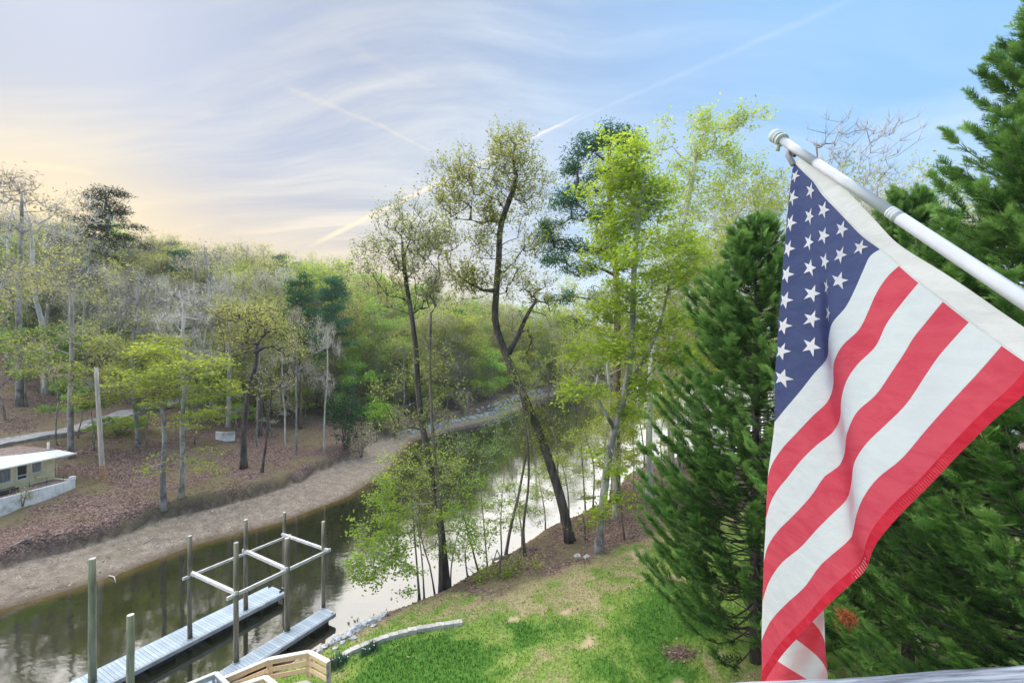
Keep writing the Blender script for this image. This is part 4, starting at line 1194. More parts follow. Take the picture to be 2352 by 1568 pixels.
hero('olive_maple', 'yellow-green tree on the far shore filling the gap behind the leaning oak', 'tree', (1308, 897),
     [(1312, 900, 0), (1325, 850, 0), (1320, 800, 0), (1310, 740, 0)], .3,
     [(1290, 720, 0, 80, 40, 60), (1350, 740, 1, 60, 40, 46), (1250, 790, -1, 80, 40, 56), (1340, 820, 0, 80, 36, 56), (1300, 670, 0, 55, 34, 30), (1270, 850, 0, 60, 20, 24)],
     M['bark_brown'], M['lime'], 67, .2, dict(k=5, length=2.2, r=.02, leaf_n=6, leaf=.5, spread=.6, flat=.5, nup=1.2, up=.1), D_=118)
hero('spreading_tree', 'yellow-green spreading tree low behind the lime maple', 'tree', (1560, 1010),
     [(1560, 1020, 0), (1556, 900, 0), (1550, 780, 0), (1540, 690, 0)], .2,
     [(1560, 680, 0, 80, 45, 50), (1620, 740, .5, 70, 45, 50), (1500, 760, -.5, 70, 45, 46), (1590, 830, 0, 80, 40, 46), (1660, 830, 0, 60, 40, 30), (1560, 900, 0, 60, 25, 16)],
     M['bark_grey'], M['maple'], 68, .3, dict(MAP, leaf_n=6, leaf=.24), D_=45)
for i, (bx, D_, top, lab, kk, wd) in enumerate((
        (1412, 33, 600, 'dark straight trunk standing behind the lime maple', 'near_fresh', .8),
        (1545, 44, 560, 'dark trunked tree at the right end of the wooded bank', 'near_fresh', .9),
        (1600, 38, 520, 'leafy tree half hidden by the left evergreen', 'near_bud', .9),
        (1890, 38, 245, 'leafless tree showing above the flagpole tip', 'near_bare', 1.0),
        (2010, 30, 330, 'yellow budding tree behind the flagpole', 'near_bud', .9),
        (2090, 34, 350, 'sparse olive tree beyond the yellow one behind the flagpole', 'near_tan', .9),
        (2170, 30, 345, 'sparse tan tree between the flagpole and the right evergreen', 'near_bud', .8),
        (2250, 36, 420, 'budding tree beside the big right evergreen', 'near_tan', .9),
        (1960, 42, 400, 'second budding tree far behind the flag', 'near_bud', 1.0),
        (1765, 34, 335, 'airy lime tree rising between the tall light green tree and the flag', 'near_fresh', .9),
        (1740, 45, 400, 'pale budding tree behind the top of the left evergreen', 'near_tan', 1.0),
        (1680, 52, 470, 'lime green tree in the gap left of the left evergreen top', 'near_fresh', 1.1),
        (1540, 48, 440, 'airy yellow-green tree far behind the lime maple', 'near_bud', 1.0),
        (1230, 62, 590, 'thin budding tree in the gap between the leaning oak and the pine', 'near_tan', .9),
        (1130, 70, 640, 'budding tree low behind the leaning oak trunk', 'near_bud', 1.0))):
    if D_ > 50 and bx < 1400: D_ = 120
    by_px(kk, 'bank_tree', lab, 'tree', (bx, 0), top, 18.5, D_=D_, wide=wd)
K['screen'] = kind_tree(46, 9, .07, M['bark_grey'], M['maple'], [(.40, .20, .12, .3), (.62, .22, .12, .4), (.85, .15, .12, .3)], 150, dict(k=4, length=.6, r=.007, leaf_n=5, leaf=.16, spread=.2, flat=.35, nup=1.5), first=.25)
K['screen_pale'] = kind_tree(47, 9, .07, M['bark_grey'], M['lime'], [(.35, .22, .16, .35), (.60, .24, .14, .4), (.85, .16, .12, .25)], 150, dict(k=4, length=.6, r=.007, leaf_n=4, leaf=.14, spread=.2, flat=.4, nup=1.2), first=.2)
for (bx, D_, top, kk, lab) in ((1262, 35.2, 960, 'screen_pale', 'young lime tree at the shore just left of the leaning oak foot'), (1352, 39, 900, 'screen', 'young maple between the leaning oak and the lime maple'), (1405, 41, 930, 'screen', 'young maple close behind the lime maple trunk'), (1455, 37, 960, 'screen', 'young yellow-green maple right of the lime maple'), (1520, 40, 900, 'screen', 'young maple near the tip of the left evergreen branches'), (1570, 46, 850, 'screen_pale', 'pale young tree far back on the wooded bank'), (1480, 49, 840, 'screen_pale', 'pale young tree on the lake shore behind the maples'),
        (1215, 33.2, 1010, 'screen_pale', 'young lime tree at the water edge between the slim trees'), (1120, 30.5, 1040, 'screen_pale', 'pale young tree at the water edge left of the slim trees'), (1065, 28.8, 1060, 'screen_pale', 'pale young tree close right of the dark slender tree'), (900, 25.5, 1130, 'screen_pale', 'pale young tree behind the bright hanging shrub'), (1390, 36, 1050, 'screen', 'low young maple in front of the lake water')):
    x_ = (bx - 1176) / F_PX * D_
    # keep the foot on the bank
    while land(np.array([x_]), np.array([D_]))[1][0] < .25 and x_ < 30: x_ += .1
    z_ = gz(x_, D_); sc = (CH + (784 - top) * D_ / F_PX - z_) / 9
    place('screen_tree', lab, 'tree', (x_, D_, z_ - .05), K[kk], rnd.uniform(0, 6), (sc * 1.1, sc * 1.1, sc))
# slim stems along the near shore
SLIM = [((1160, 1270), [(1160, 1270), (1172, 1215), (1190, 1140), (1205, 1060), (1214, 1000), (1206, 940)], .11, 'curving slim grey tree at the water edge'),
        ((1206, 1275), [(1206, 1275), (1202, 1220), (1214, 1110), (1212, 1020), (1200, 930), (1190, 860)], .09, 'upright slim tree behind the curving slim tree'),
        ((1290, 1140), [(1290, 1190), (1282, 1100), (1275, 1000), (1262, 930), (1258, 860)], .08, 'slim stem growing beside the leaning oak trunk'),
        ((1345, 1150), [(1345, 1190), (1340, 1100), (1335, 1030), (1330, 960)], .07, 'thin straight stem right of the leaning oak'),
        ((1362, 1120), [(1370, 1150), (1362, 1060), (1345, 1000), (1330, 960)], .07, 'thin stem bent left over the lake water'),
        ((965, 1365), [(965, 1365), (958, 1300), (950, 1200), (944, 1120)], .06, 'thin dark stem left of the dark slender tree'),
        ((1000, 1350), [(1000, 1350), (985, 1290), (968, 1240), (962, 1150)], .05, 'wavy thin stem crossing the dark slender tree foot'),
        ((1435, 1240), [(1435, 1240), (1428, 1180), (1424, 1120), (1426, 1040)], .06, 'thin dead stem on the leaf-covered bank'),
        ((1100, 1310), [(1100, 1310), (1080, 1240), (1062, 1170), (1050, 1100)], .06, 'thin stem leaning left over the water')]
for i, (bs, tr, rr, lab) in enumerate(SLIM):
    topx, topy = tr[-1]
    hero('slender_sapling', lab, 'sapling', bs, [(q[0], q[1], .02 * j) for j, q in enumerate(tr)], rr,
         [(topx, topy, 0, 34, 60, 12), (topx + 10, topy + 80, 0, 36, 60, 8)], M['bark_brown'], M['fresh' if i % 2 else 'oakbud'], 70 + i, .35,
         dict(k=4, length=.7, r=.009, leaf_n=3, leaf=.12, spread=.15, flat=.6), power=.6)
# bright green shrubs hanging over the water
def bank_shrub(lab, base, blobs, leafm, seed, leaf=.15, leaf_n=6, D_=None):
    hero('bank_shrub', lab, 'shrub', base, [(base[0], base[1], 0), (base[0] - 6, base[1] - 60, 0), (blobs[0][0], blobs[0][1], 0)], .05, blobs, M['bark_grey'], leafm, seed, .1,
         dict(k=4, length=.5, r=.007, leaf_n=leaf_n, leaf=leaf, spread=.18, flat=.45, nup=1.2), D_=D_)


bank_shrub('bright green shrub hanging over the water left of the dark slender tree', (960, 1368), [(870, 1270, 0, 54, 46, 70), (850, 1310, -.2, 42, 24, 36), (900, 1215, .2, 50, 40, 50), (930, 1290, 0, 40, 40, 22), (890, 1150, .3, 36, 34, 24), (825, 1300, -.3, 24, 18, 14)], M['fresh'], 81, .15)
bank_shrub('pale grey-green thicket behind the dark slender tree', (975, 1340), [(950, 1150, .8, 70, 60, 90), (920, 1080, 1, 60, 40, 50), (1000, 1080, 1, 50, 50, 40)], M['lime'], 82, .12, 4)
bank_shrub('green leafy shrub at the water edge right of the dark slender tree', (1075, 1325), [(1075, 1240, 0, 55, 55, 40), (1040, 1190, .3, 40, 36, 18), (1110, 1180, .4, 40, 45, 20), (1070, 1120, .6, 40, 30, 12)], M['fresh'], 83)
bank_shrub('low olive shrub at the foot of the curving slim tree', (1150, 1318), [(1130, 1300, 0, 40, 18, 30), (1180, 1290, .2, 32, 16, 20)], M['olive'], 84, .12)
bank_shrub('wispy grey-green thicket in front of the lake water', (1120, 1295), [(1100, 1080, 1, 80, 80, 90), (1150, 1000, 1.5, 70, 60, 60), (1060, 1020, 1.5, 50, 50, 40)], M['under'], 85, .11, 4)
bank_shrub('yellow-green brush between the oak foot and the lime maple', (1345, 1240), [(1345, 1215, 0, 26, 18, 16)], M['olive'], 86, .11)

# ------------------------------------------------------------------ evergreens beside the deck
def cypress(seed, H, rfun, nb, spray=.2, z0=.035, dens=1.0, dead=None, lift=.25, sector=None, rag=.68):
    """tapered trunk, whorls of plumed limbs; each limb carries branchlets of flat feathery sprays"""
    g = rng_(seed)
    wood = Acc(); lf = Acc(); df = Acc()
    wood.tube(np.stack([np.zeros(8), np.zeros(8), np.linspace(-.2, H * .97, 8)], 1), np.linspace(.22, .02, 8), 8)
    PB, DB, LB, TB, SB = [], [], [], [], []
    for i in range(nb):
        f = z0 + (1 - z0) * ((i + g.uniform(0, 1)) / nb) ** .92
        az = g.uniform(0, 2 * np.pi)
        if sector is not None and math.cos(az - sector) < -.2 and g.uniform() < .6: az = sector + g.normal(0, .9)
        L = rfun(f) * g.uniform(rag, 1.12 + (.68 - rag) * .5) + .1
        t = np.linspace(0, 1, 7)
        el = lift + .5 * f + g.normal(0, .08)
        out = np.array([math.cos(az), math.sin(az), 0])
        side = np.array([-out[1], out[0], 0])
        zc = L * (math.tan(el) * t * .55 - .10 * np.sin(np.pi * t) + .28 * t ** 2.2)
        sw = g.normal(0, .10) * L
        C_ = out[None] * (L * t)[:, None] + side[None] * (sw * t ** 2)[:, None]
        C_[:, 2] = f * H * .985 + zc
        wood.tube(C_, np.linspace(.02 + .004 * L, .005, 7), 3, cap=False)
        nbl = max(5, int((6 + 6.0 * L) * dens))
        tt = g.uniform(.16, 1.02, nbl) ** .7
        P = np.stack([np.interp(tt, t, C_[:, q]) for q in range(3)], 1)
        dC = np.gradient(C_, axis=0); dC /= np.linalg.norm(dC, axis=1)[:, None]
        Dd = np.stack([np.interp(tt, t, dC[:, q]) for q in range(3)], 1)
        sgn = np.where(g.uniform(size=nbl) < .5, -1, 1)[:, None]
        vec = Dd * g.uniform(.6, 1.1, (nbl, 1)) + side[None] * sgn * g.uniform(.15, .75, (nbl, 1)) + np.array([0, 0, 1]) * g.uniform(-.15, .5, (nbl, 1))
        vec /= np.linalg.norm(vec, axis=1)[:, None]
        PB.append(P); DB.append(vec); LB.append((.34 + .50 * (1.05 - tt) * min(1.3, L / 2)) * g.uniform(.7, 1.3, nbl))
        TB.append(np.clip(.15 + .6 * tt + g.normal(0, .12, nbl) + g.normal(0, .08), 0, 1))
    P = np.vstack(PB); V = np.vstack(DB); L = np.concatenate(LB); T = np.concatenate(TB)
    # each branchlet is one flat drooping frond with sprays left and right of its rib
    ns = 11
    n = len(P)
    t = np.tile(np.linspace(.03, 1.0, ns), n)
    nb_ = g.normal(0, .45, (n, 3)) + np.array([0, 0, 1.0])
    sb = np.cross(V, nb_); sb /= np.linalg.norm(sb, axis=1)[:, None]
    nbn = np.cross(sb, V)
    Vr, Lr_, sd, up_ = np.repeat(V, ns, 0), np.repeat(L, ns), np.repeat(sb, ns, 0), np.repeat(nbn, ns, 0)
    A = np.repeat(P, ns, 0) + Vr * (Lr_ * t)[:, None]
    A[:, 2] += Lr_ * (.10 * t - .30 * t ** 2)
    sg = np.where(np.arange(n * ns) % 2 == 0, 1., -1.)[:, None]
    sg = np.where((np.arange(n * ns) % ns == ns - 1)[:, None], 0.0, sg)
    d = Vr * .8 + sd * sg * g.uniform(.45, .85, (n * ns, 1)) + up_ * g.normal(.02, .10, (n * ns, 1)) + np.array([0, 0, -.10]); d /= np.linalg.norm(d, axis=1)[:, None]
    nr = up_ + g.normal(0, .15, (n * ns, 3)); nr -= d * (nr * d).sum(1)[:, None]; nr /= np.linalg.norm(nr, axis=1)[:, None]
    s2 = np.cross(nr, d)
    ln = spray * g.uniform(.75, 1.25, n * ns) * (1.15 - .5 * t)
    tint = np.clip(np.repeat(T, ns) - .10 + .42 * (t - .4) + g.normal(0, .06, n * ns), 0, 1)  # paler tips, darker bases: shade between the plumes put into the tint
    verts = []; tn = []
    for (al, be, ga, w) in ((0, 1.0, 0, .10), (.08, .52, .36, .11), (.08, .52, -.36, .11), (.38, .44, .26, .10), (.38, .44, -.26, .10)):
        b0 = A + d * (ln * al)[:, None]
        tp = A + d * (ln * (al + be))[:, None] + s2 * (ln * ga)[:, None]
        wv = (s2 if abs(ga) < .1 else d) * (ln * w)[:, None]
        verts.append(np.stack([b0 - wv, b0 + wv, tp], 1)); tn.append(np.stack([tint - .04, tint - .04, np.clip(tint + .12, 0, 1)], 1))
    V_ = np.stack(verts, 1).reshape(-1, 3); TN = np.clip(np.stack(tn, 1).reshape(-1), 0, 1)
    lf.add(V_, None, np.arange(len(V_)).reshape(-1, 3), tint=TN)
    wm = wood.mesh('cypress_trunk', M['bark_dark'], True)
    return wm, lf.mesh('cypress_crown', M['cypress'])


def r_left(f): return 4.3 * np.interp(f, [0, .1, .27, .6, .8, .9, 1], [.9, 1.0, .90, .60, .42, .26, .05])
def r_right(f): return 5.2 * np.interp(f, [0, .1, .3, .45, .6, .75, .9, 1], [.9, 1.0, 1.0, .80, .50, .33, .19, .05])


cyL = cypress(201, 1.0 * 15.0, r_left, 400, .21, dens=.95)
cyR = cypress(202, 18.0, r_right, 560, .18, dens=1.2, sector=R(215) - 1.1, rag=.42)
D1 = 16.5
pL = Vector(((1735 - 1176) / F_PX * D1, D1, 0)); pL.z = gz(pL.x, pL.y)
hL = CH + (784 - 505) * D1 / F_PX - pL.z
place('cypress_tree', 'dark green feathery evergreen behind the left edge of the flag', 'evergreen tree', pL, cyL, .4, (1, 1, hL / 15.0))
D2 = 9.8
pR = Vector(((2450 - 1176) / F_PX * D2, D2, 0)); pR.z = gz(pR.x, pR.y)
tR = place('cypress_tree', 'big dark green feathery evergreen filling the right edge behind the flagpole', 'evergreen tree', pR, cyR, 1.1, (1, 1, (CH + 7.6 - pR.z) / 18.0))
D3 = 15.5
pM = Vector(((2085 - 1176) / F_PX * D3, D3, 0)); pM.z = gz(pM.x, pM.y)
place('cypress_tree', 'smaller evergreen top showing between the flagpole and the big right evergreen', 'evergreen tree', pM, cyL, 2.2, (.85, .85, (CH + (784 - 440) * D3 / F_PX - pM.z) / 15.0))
# a dead rust-brown spray hanging low on the big evergreen
g = rng_(8)
dl = Tree(9)
c_ = Vector(((1945 - 1176) / F_PX * 7.6, 7.6, CH - (1420 - 784) / F_PX * 7.6))
cpt = np.array(c_ - pR)
A = blob(dl.g, cpt, (.11, .11, .10), 14, 2)
dl.leaves(np.repeat(A, 22, 0) + dl.g.normal(0, .05, (14 * 22, 3)), .13, .12, .1, np.clip(dl.g.normal(.35, .3, 14 * 22), 0, 1))
ds = dl.leaf.build('dead_spray', M['cypress_dead'], tR)
ds['label'] = 'rust-brown dead spray'
ds.matrix_parent_inverse = Matrix.Identity(4)
ds.scale = (1, 1, 1 / tR.scale[2]); ds.rotation_euler = (0, 0, -1.1)

# =================================================================== things of the far bank
# driveway: two strips climbing through the woods
def strip(name, pix, width, mat, lift=.05):
    pts_ = []
    for q in pix: pts_.append(at(*q))
    P = np.array([tuple(q) for q in pts_]); m = len(P)
    L = np.concatenate([[0], np.cumsum(np.linalg.norm(np.diff(P, axis=0), axis=1))])
    u = np.linspace(0, L[-1], 60)
    Q = np.stack([catmull(L, P[:, i], u) for i in range(3)], 1)
    T = np.gradient(Q[:, :2], axis=0); T /= np.linalg.norm(T, axis=1)[:, None]
    N = np.stack([-T[:, 1], T[:, 0]], 1)
    rows = []
    for k_ in np.linspace(-.5, .5, 5):
        xy = Q[:, :2] + N * width * k_
        zc = land(Q[:, 0], Q[:, 1])[0] + lift + .12
        zl = np.maximum(zc, land(xy[:, 0], xy[:, 1])[0] + lift)
        rows.append(np.column_stack([xy, zl]))
    V = np.stack(rows, 1)
    # skirt down into the ground
    lo = V[:, :1].copy(); lo[..., 2] -= .8; hi = V[:, -1:].copy(); hi[..., 2] -= .8
    V = np.concatenate([lo, V, hi], 1); c = V.shape[1]
    i = (np.arange(59)[:, None] * c + np.arange(c - 1)[None]).ravel()
    a = Acc(); a.add(V.reshape(-1, 3), np.stack([i, i + 1, i + c + 1, i + c], 1))
    return tag(a.build(name, mat), kind='structure')


strip('driveway', [(-60, 1032), (40, 1012), (150, 994), (250, 965), (360, 935), (450, 905), (530, 872), (570, 850)], 2.6, M['asphalt'])

# utility pole
p = at(237, 1106)
top = Vector(((221 - 1176) / F_PX * (p.y + .3), p.y + .3, CH + (784 - 845) / F_PX * (p.y + .3)))
t = thing('utility_pole', 'bare leaning wooden utility pole on the leafy slope', 'utility pole', p)
v = np.array(top - p)
Acc().tube(np.array([v * s_ for s_ in np.linspace(-.03, 1, 9)]), np.linspace(.19, .14, 9), 12).build('shaft', M['pole_wood'], t, True)
a = Acc(); a.tube(np.array([v * .0, v * .14]), [.2, .186], 12, cap=False); a.build('stained_base', surf('rust_stained_wood', (.36, .18, .09), (.46, .28, .17), 3, .9, .3), t, True)['label'] = 'rust-stained foot'
Acc().tube(np.array([v * .997, v * 1.004]), [.145, .12], 12).build('pole_cap', M['alu'], t)

# white retaining wall with the cabin terrace
wl0, wl1 = Vector((-35.9, 26.2, 1.0)), Vector((-33.95, 35.3, 1.0))
TZ = 3.35
wd = (wl1 - wl0); wl = wd.length; wu = wd.normalized(); wn = Vector((-wu.y, wu.x, 0))   # wn points away from the water
t = thing('retaining_wall', 'weathered white-painted block retaining wall below the yellow cabin', 'wall', (wl0.x, wl0.y, 0))
nbk = 18
for row in range(4):
    for i in range(nbk):
        L_ = wl / nbk
        o_ = .5 * L_ if row % 2 else 0
        a0 = max(0, i * L_ - o_) ; a1 = min(wl, (i + 1) * L_ - o_) if i < nbk - 1 else wl
        if a1 - a0 < .05: continue
        c = wu * ((a0 + a1) / 2); zc = 1.55 + row * .44 + .22
        q = Acc(); q.box((c.x, c.y, zc), (a1 - a0 - .012, .22 + rnd.uniform(-.006, .006), .43), math.atan2(wu.y, wu.x)); q.build('block', M['painted_wall'], t)
q = Acc(); c = wu * (wl - .12) + wn * 1.3; q.box((c.x, c.y, 2.43), (.2, 2.4, 1.76), math.atan2(wu.y, wu.x)); q.build('return_wall', M['painted_wall'], t)
q = Acc(); c = wu * (wl - .14); q.box((c.x, c.y, 3.46), (.32, .3, .26), math.atan2(wu.y, wu.x)); q.build('corner_block', M['painted_wall'], t)
q = Acc(); c = wu * (wl / 2) + wn * 5.2; q.box((wl0.x + c.x, wl0.y + c.y, TZ - 1.0), (wl - .4, 10.0, 1.9), math.atan2(wu.y, wu.x)); tag(q.build('terrace', M['roof_leaf']), kind='structure')

ang = math.atan2(wu.y, wu.x)
corner = wl1 + wn * 1.75 - wu * .15      # right front corner of the cabin
t = thing('cabin', 'small pale yellow cabin with a low white roof on the terrace', 'cabin', (corner.x, corner.y, TZ - .05), ang)
# local frame: -x runs along the front to the left, +y away from the water
CWd, CDp, CHt = 8.0, 4.2, 1.86
q = Acc()
op = [(-.78, -1.5, .78, 1.62), (-1.66, -2.36, .52, 1.62), (-2.6, -3.4, .55, 1.62), (-3.7, -4.6, .55, 1.62)]   # openings in the front (x0, x1, z0, z1)
xs = [0]
for o_ in op: xs += [o_[0], o_[1]]
xs += [-CWd]
for i in range(0, len(xs) - 1, 2): q.box(((xs[i] + xs[i + 1]) / 2, .06, CHt / 2), (xs[i] - xs[i + 1], .12, CHt))
for o_ in op:
    q.box(((o_[0] + o_[1]) / 2, .06, o_[2] / 2), (o_[0] - o_[1], .12, o_[2])); q.box(((o_[0] + o_[1]) / 2, .06, (o_[3] + CHt) / 2), (o_[0] - o_[1], .12, CHt - o_[3]))
q.box((-.06, CDp / 2 + .06, CHt / 2), (.12, CDp - .12, CHt)); q.box((-CWd + .06, CDp / 2 + .06, CHt / 2), (.12, CDp - .12, CHt)); q.box((-CWd / 2, CDp + .06, CHt / 2), (CWd, .12, CHt))
q.build('wall', M['cabin_wall'], t)
for i, o_ in enumerate(op):
    w_ = o_[0] - o_[1]; cx = (o_[0] + o_[1]) / 2; h_ = o_[3] - o_[2]; cz = (o_[3] + o_[2]) / 2
    q = Acc(); f_ = .07
    q.box((cx, .03, o_[2] + f_ / 2), (w_, .1, f_)); q.box((cx, .03, o_[3] - f_ / 2), (w_, .1, f_)); q.box((cx - w_ / 2 + f_ / 2, .03, cz), (f_, .1, h_ - 2 * f_)); q.box((cx + w_ / 2 - f_ / 2, .03, cz), (f_, .1, h_ - 2 * f_))
    if i == 1: q.box((cx, .03, o_[2] + .32), (w_ - 2 * f_, .08, .06))
    fr = q.build('window', M['cabin_white'], t)
    q = Acc(); q.box((cx, .09, cz), (w_ - f_, .02, h_ - f_)); q.build('pane', M['glass_dark' if i == 1 else 'curtain'], fr)
    if i == 0:
        q = Acc(); q.box((cx, -.08, o_[2] - .03), (w_ + .2, .18, .05)); q.build('sill', M['cabin_wall'], fr)
        q = Acc(); q.box((cx + .2, -.12, .48), (.7, .2, .16)); q.build('window_box', M['cabin_wall'], fr)
# roof: low gable, white front slope with gutters, leaf-strewn back
def slab(q, pts, th):
    P = np.array(pts, float); B = P.copy(); B[:, 2] -= th
    q.add(np.vstack([P, B]), [[0, 1, 2, 3], [7, 6, 5, 4], [0, 4, 5, 1], [1, 5, 6, 2], [2, 6, 7, 3], [3, 7, 4, 0]])
q = Acc(); slab(q, [(.75, -.95, CHt + .02), (.75, .9, CHt + .2), (-5.2, 1.6, CHt + .62), (-6.4, -.95, CHt + .02)], .09); q.build('roof', M['roof_metal'], t)['label'] = 'white front roof slope'
q = Acc(); slab(q, [(.75, .9, CHt + .26), (.75, 5.0, CHt + .30), (-8.4, 5.0, CHt + .5), (-8.4, 1.4, CHt + .7)], .06); q.build('roof', M['roof_leaf'], t)['label'] = 'leaf-covered back roof slope'
q = Acc(); slab(q, [(-6.3, -.95, CHt + .02), (-5.1, 1.55, CHt + .60), (-8.5, 1.55, CHt + .65), (-8.5, -.95, CHt + .02)], .07); q.build('roof', M['roof_metal'], t)
q = Acc(); q.beam((.79, -1.0, CHt - .02), (-8.5, -1.0, CHt - .02), .1, .1); q.build('gutter', M['cabin_white'], t)
q = Acc(); q.tube(np.array([(.55, -.9, CHt - .1), (.35, -.3, CHt - .3), (.2, .1, CHt - .7), (.2, .1, .1)]), .045, 6); q.build('downpipe', M['cabin_white'], t)
q = Acc(); q.box((.35, 1.2, CHt + .55), (.12, .12, .6)); q.build('vent_pipe', M['cabin_white'], t)
# planter trough and railing on the terrace
c = corner - wu * 4.2 - wn * .95
t = thing('planter_trough', 'long black planter trough in front of the cabin windows', 'planter', (c.x, c.y, TZ - .05), ang)
q = Acc(); q.box((0, 0, .16), (2.6, .42, .26)); q.build('body', M['black'], t)
q = Acc(); q.box((0, .19, .32), (2.66, .05, .05)); q.box((0, -.19, .32), (2.66, .05, .05)); q.build('rim', M['black'], t)
q = Acc(); q.box((0, 0, .305), (2.5, .32, .02)); q.build('soil', M['roof_leaf'], t)
for x_ in (-1.1, 1.1):
    q = Acc(); q.box((x_, 0, .02), (.12, .36, .05)); q.build('foot', M['black'], t)
t = thing('wire_fence', 'thin wire fence along the edge of the cabin terrace', 'fence', (wl0.x, wl0.y, TZ - .05))
for i in range(9):
    c = wu * (.5 + i * (wl - 1) / 8) + wn * .35
    q = Acc(); q.tube(np.array([(c.x, c.y, 0), (c.x, c.y, .55)]), .014, 5); q.build('post', M['black'], t)
for z_ in (.28, .52):
    a0 = wu * .5 + wn * .35; a1 = wu * (wl - .5) + wn * .35
    q = Acc(); q.tube(np.array([(a0.x, a0.y, z_), (a1.x, a1.y, z_)]), .008, 4); q.build('wire', M['black'], t)
p = at(48, 1165); place('wall_shrub', 'small dark shrub growing against the white wall', 'shrub', (p.x + .1, p.y, p.z), shrub(56, .55, 1.2, 30, M['tanbud'], .09, leaf_n=3, length=.3), 0, 1.0)
# white block wall and blue box in the woods
p = at(515, 1012)
t = thing('block_wall', 'short white block wall bent round in the woods', 'wall', p)
for k_, (x0, y0, x1_, y1_) in enumerate(((-1.0, .25, -.35, -.05), (-.35, -.05, .35, -.05), (.35, -.05, 1.0, .25))):
    q = Acc(); q.beam((x0, y0, .42), (x1_, y1_, .42), .18, 1.0); q.build('panel', M['painted_wall'], t)
p = at(211, 893)
t = thing('storage_bin', 'pale blue bin standing among the trees behind the utility pole', 'bin', p)
q = Acc(); q.box((0, 0, .65), (.55, .5, 1.1)); q.build('body', M['bluebox'], t); q = Acc(); q.box((0, 0, 1.25), (.62, .56, .1)); q.build('lid', M['bluebox'], t)
# grey stones along the far shore of the bend
def rock_mesh(seed, r=(.5, .4, .3)):
    g = rng_(seed)
    import bmesh
    bm = bmesh.new(); bmesh.ops.create_icosphere(bm, subdivisions=2, radius=1.0)
    for v_ in bm.verts:
        n_ = v_.co.normalized()
        k_ = 1 + .22 * math.sin(n_.x * 4 + seed) * math.cos(n_.y * 3.1 - seed) + .16 * math.sin(n_.z * 5 + n_.x * 2.2 + seed * 2) + g.normal(0, .035)
        v_.co = Vector((n_.x * r[0], n_.y * r[1], n_.z * r[2])) * k_
    me = bpy.data.meshes.new('rock'); bm.to_mesh(me); bm.free(); me.materials.append(M['rock'])
    return me


RK = [rock_mesh(i, (.5, .38 + .06 * (i % 3), .28 + .05 * (i % 2))) for i in range(5)]
ac = Acc(); g = rng_(14)
for i in range(420):
    u = g.uniform(0, 1)
    yv = 66 + u * 50
    xw = np.interp(yv, [q[1] for q in WEST], [q[0] for q in WEST])
    x_ = xw - g.uniform(1.6, 3.2); z_ = gz(x_, yv)
    V = blob(g, (0, 0, 0), (1, 1, 1), 8, 100) * g.uniform(.15, .42) * np.array([1, 1, .7])
    x0, y0, z0_ = g.uniform(.2, .5), g.uniform(.2, .45), g.uniform(.15, .35)
    ac.box((x_, yv, z_ + z0_ * .3), (x0, y0, z0_), g.uniform(0, 3))
tag(ac.build('shore_stones', M['rock']), kind='stuff')
# fallen logs and sticks on the leafy slope
for (p0, p1, rr, lab) in (((20, 1265), (75, 1235), .05, 'fallen grey branch lying on the leaves below the white wall'), ((810, 1036), (845, 1042), .06, 'pale fallen branch at the top of the far beach'), ((250, 1325), (266, 1340), .04, 'pale stick caught on the far beach'), ((330, 1250), (365, 1228), .03, 'thin driftwood stick on the far beach'), ((1130, 1290), (1235, 1262), .09, 'mossy fallen log across the near water edge')):
    a, c = at(*p0), at(*p1)
    t = thing('fallen_branch', lab, 'branch', a)
    v = np.array(c - a); mid = v * .5 + np.array([.05, .08, .12])
    q = Acc(); q.tube(np.array([[0, 0, rr], mid, v + np.array([0, 0, rr])]), [rr, rr * .85, rr * .5], 6); q.build('limb', M['bark_grey'], t, True)
    q = Acc(); q.tube(np.array([mid, mid + v * .2 + np.array([.1, .2, .25])]), [rr * .5, rr * .25], 5); q.build('twig', M['bark_grey'], t, True)

a = Vector(((1368 - 1176) / F_PX * 41, 41, .04))
t = thing('drift_log', 'pale grey log lying in the shallow water near the lime maple', 'log', a)
q = Acc(); q.tube(np.array([(0, 0, 0), (-.9, -.3, .04), (-1.8, -.5, .02)]), [.08, .07, .04], 7); q.build('limb', M['bark_pale'], t, True)
q = Acc(); q.tube(np.array([(-.9, -.3, .06), (-1.2, -.5, .16)]), [.03, .015], 5); q.build('twig', M['bark_pale'], t, True)
# =================================================================== dock
DZ = .5
U = Vector((.4975, .8675, 0)); Nn = Vector((.8675, -.4975, 0))     # along the fingers, and across towards the lawn
far_left = Vector((-13.43, 25.24, 0))
angU = math.atan2(U.y, U.x)
dock = thing('boat_dock', 'long grey-blue boat dock of narrow boards reaching into the creek', 'dock', (far_left.x, far_left.y, DZ), angU)
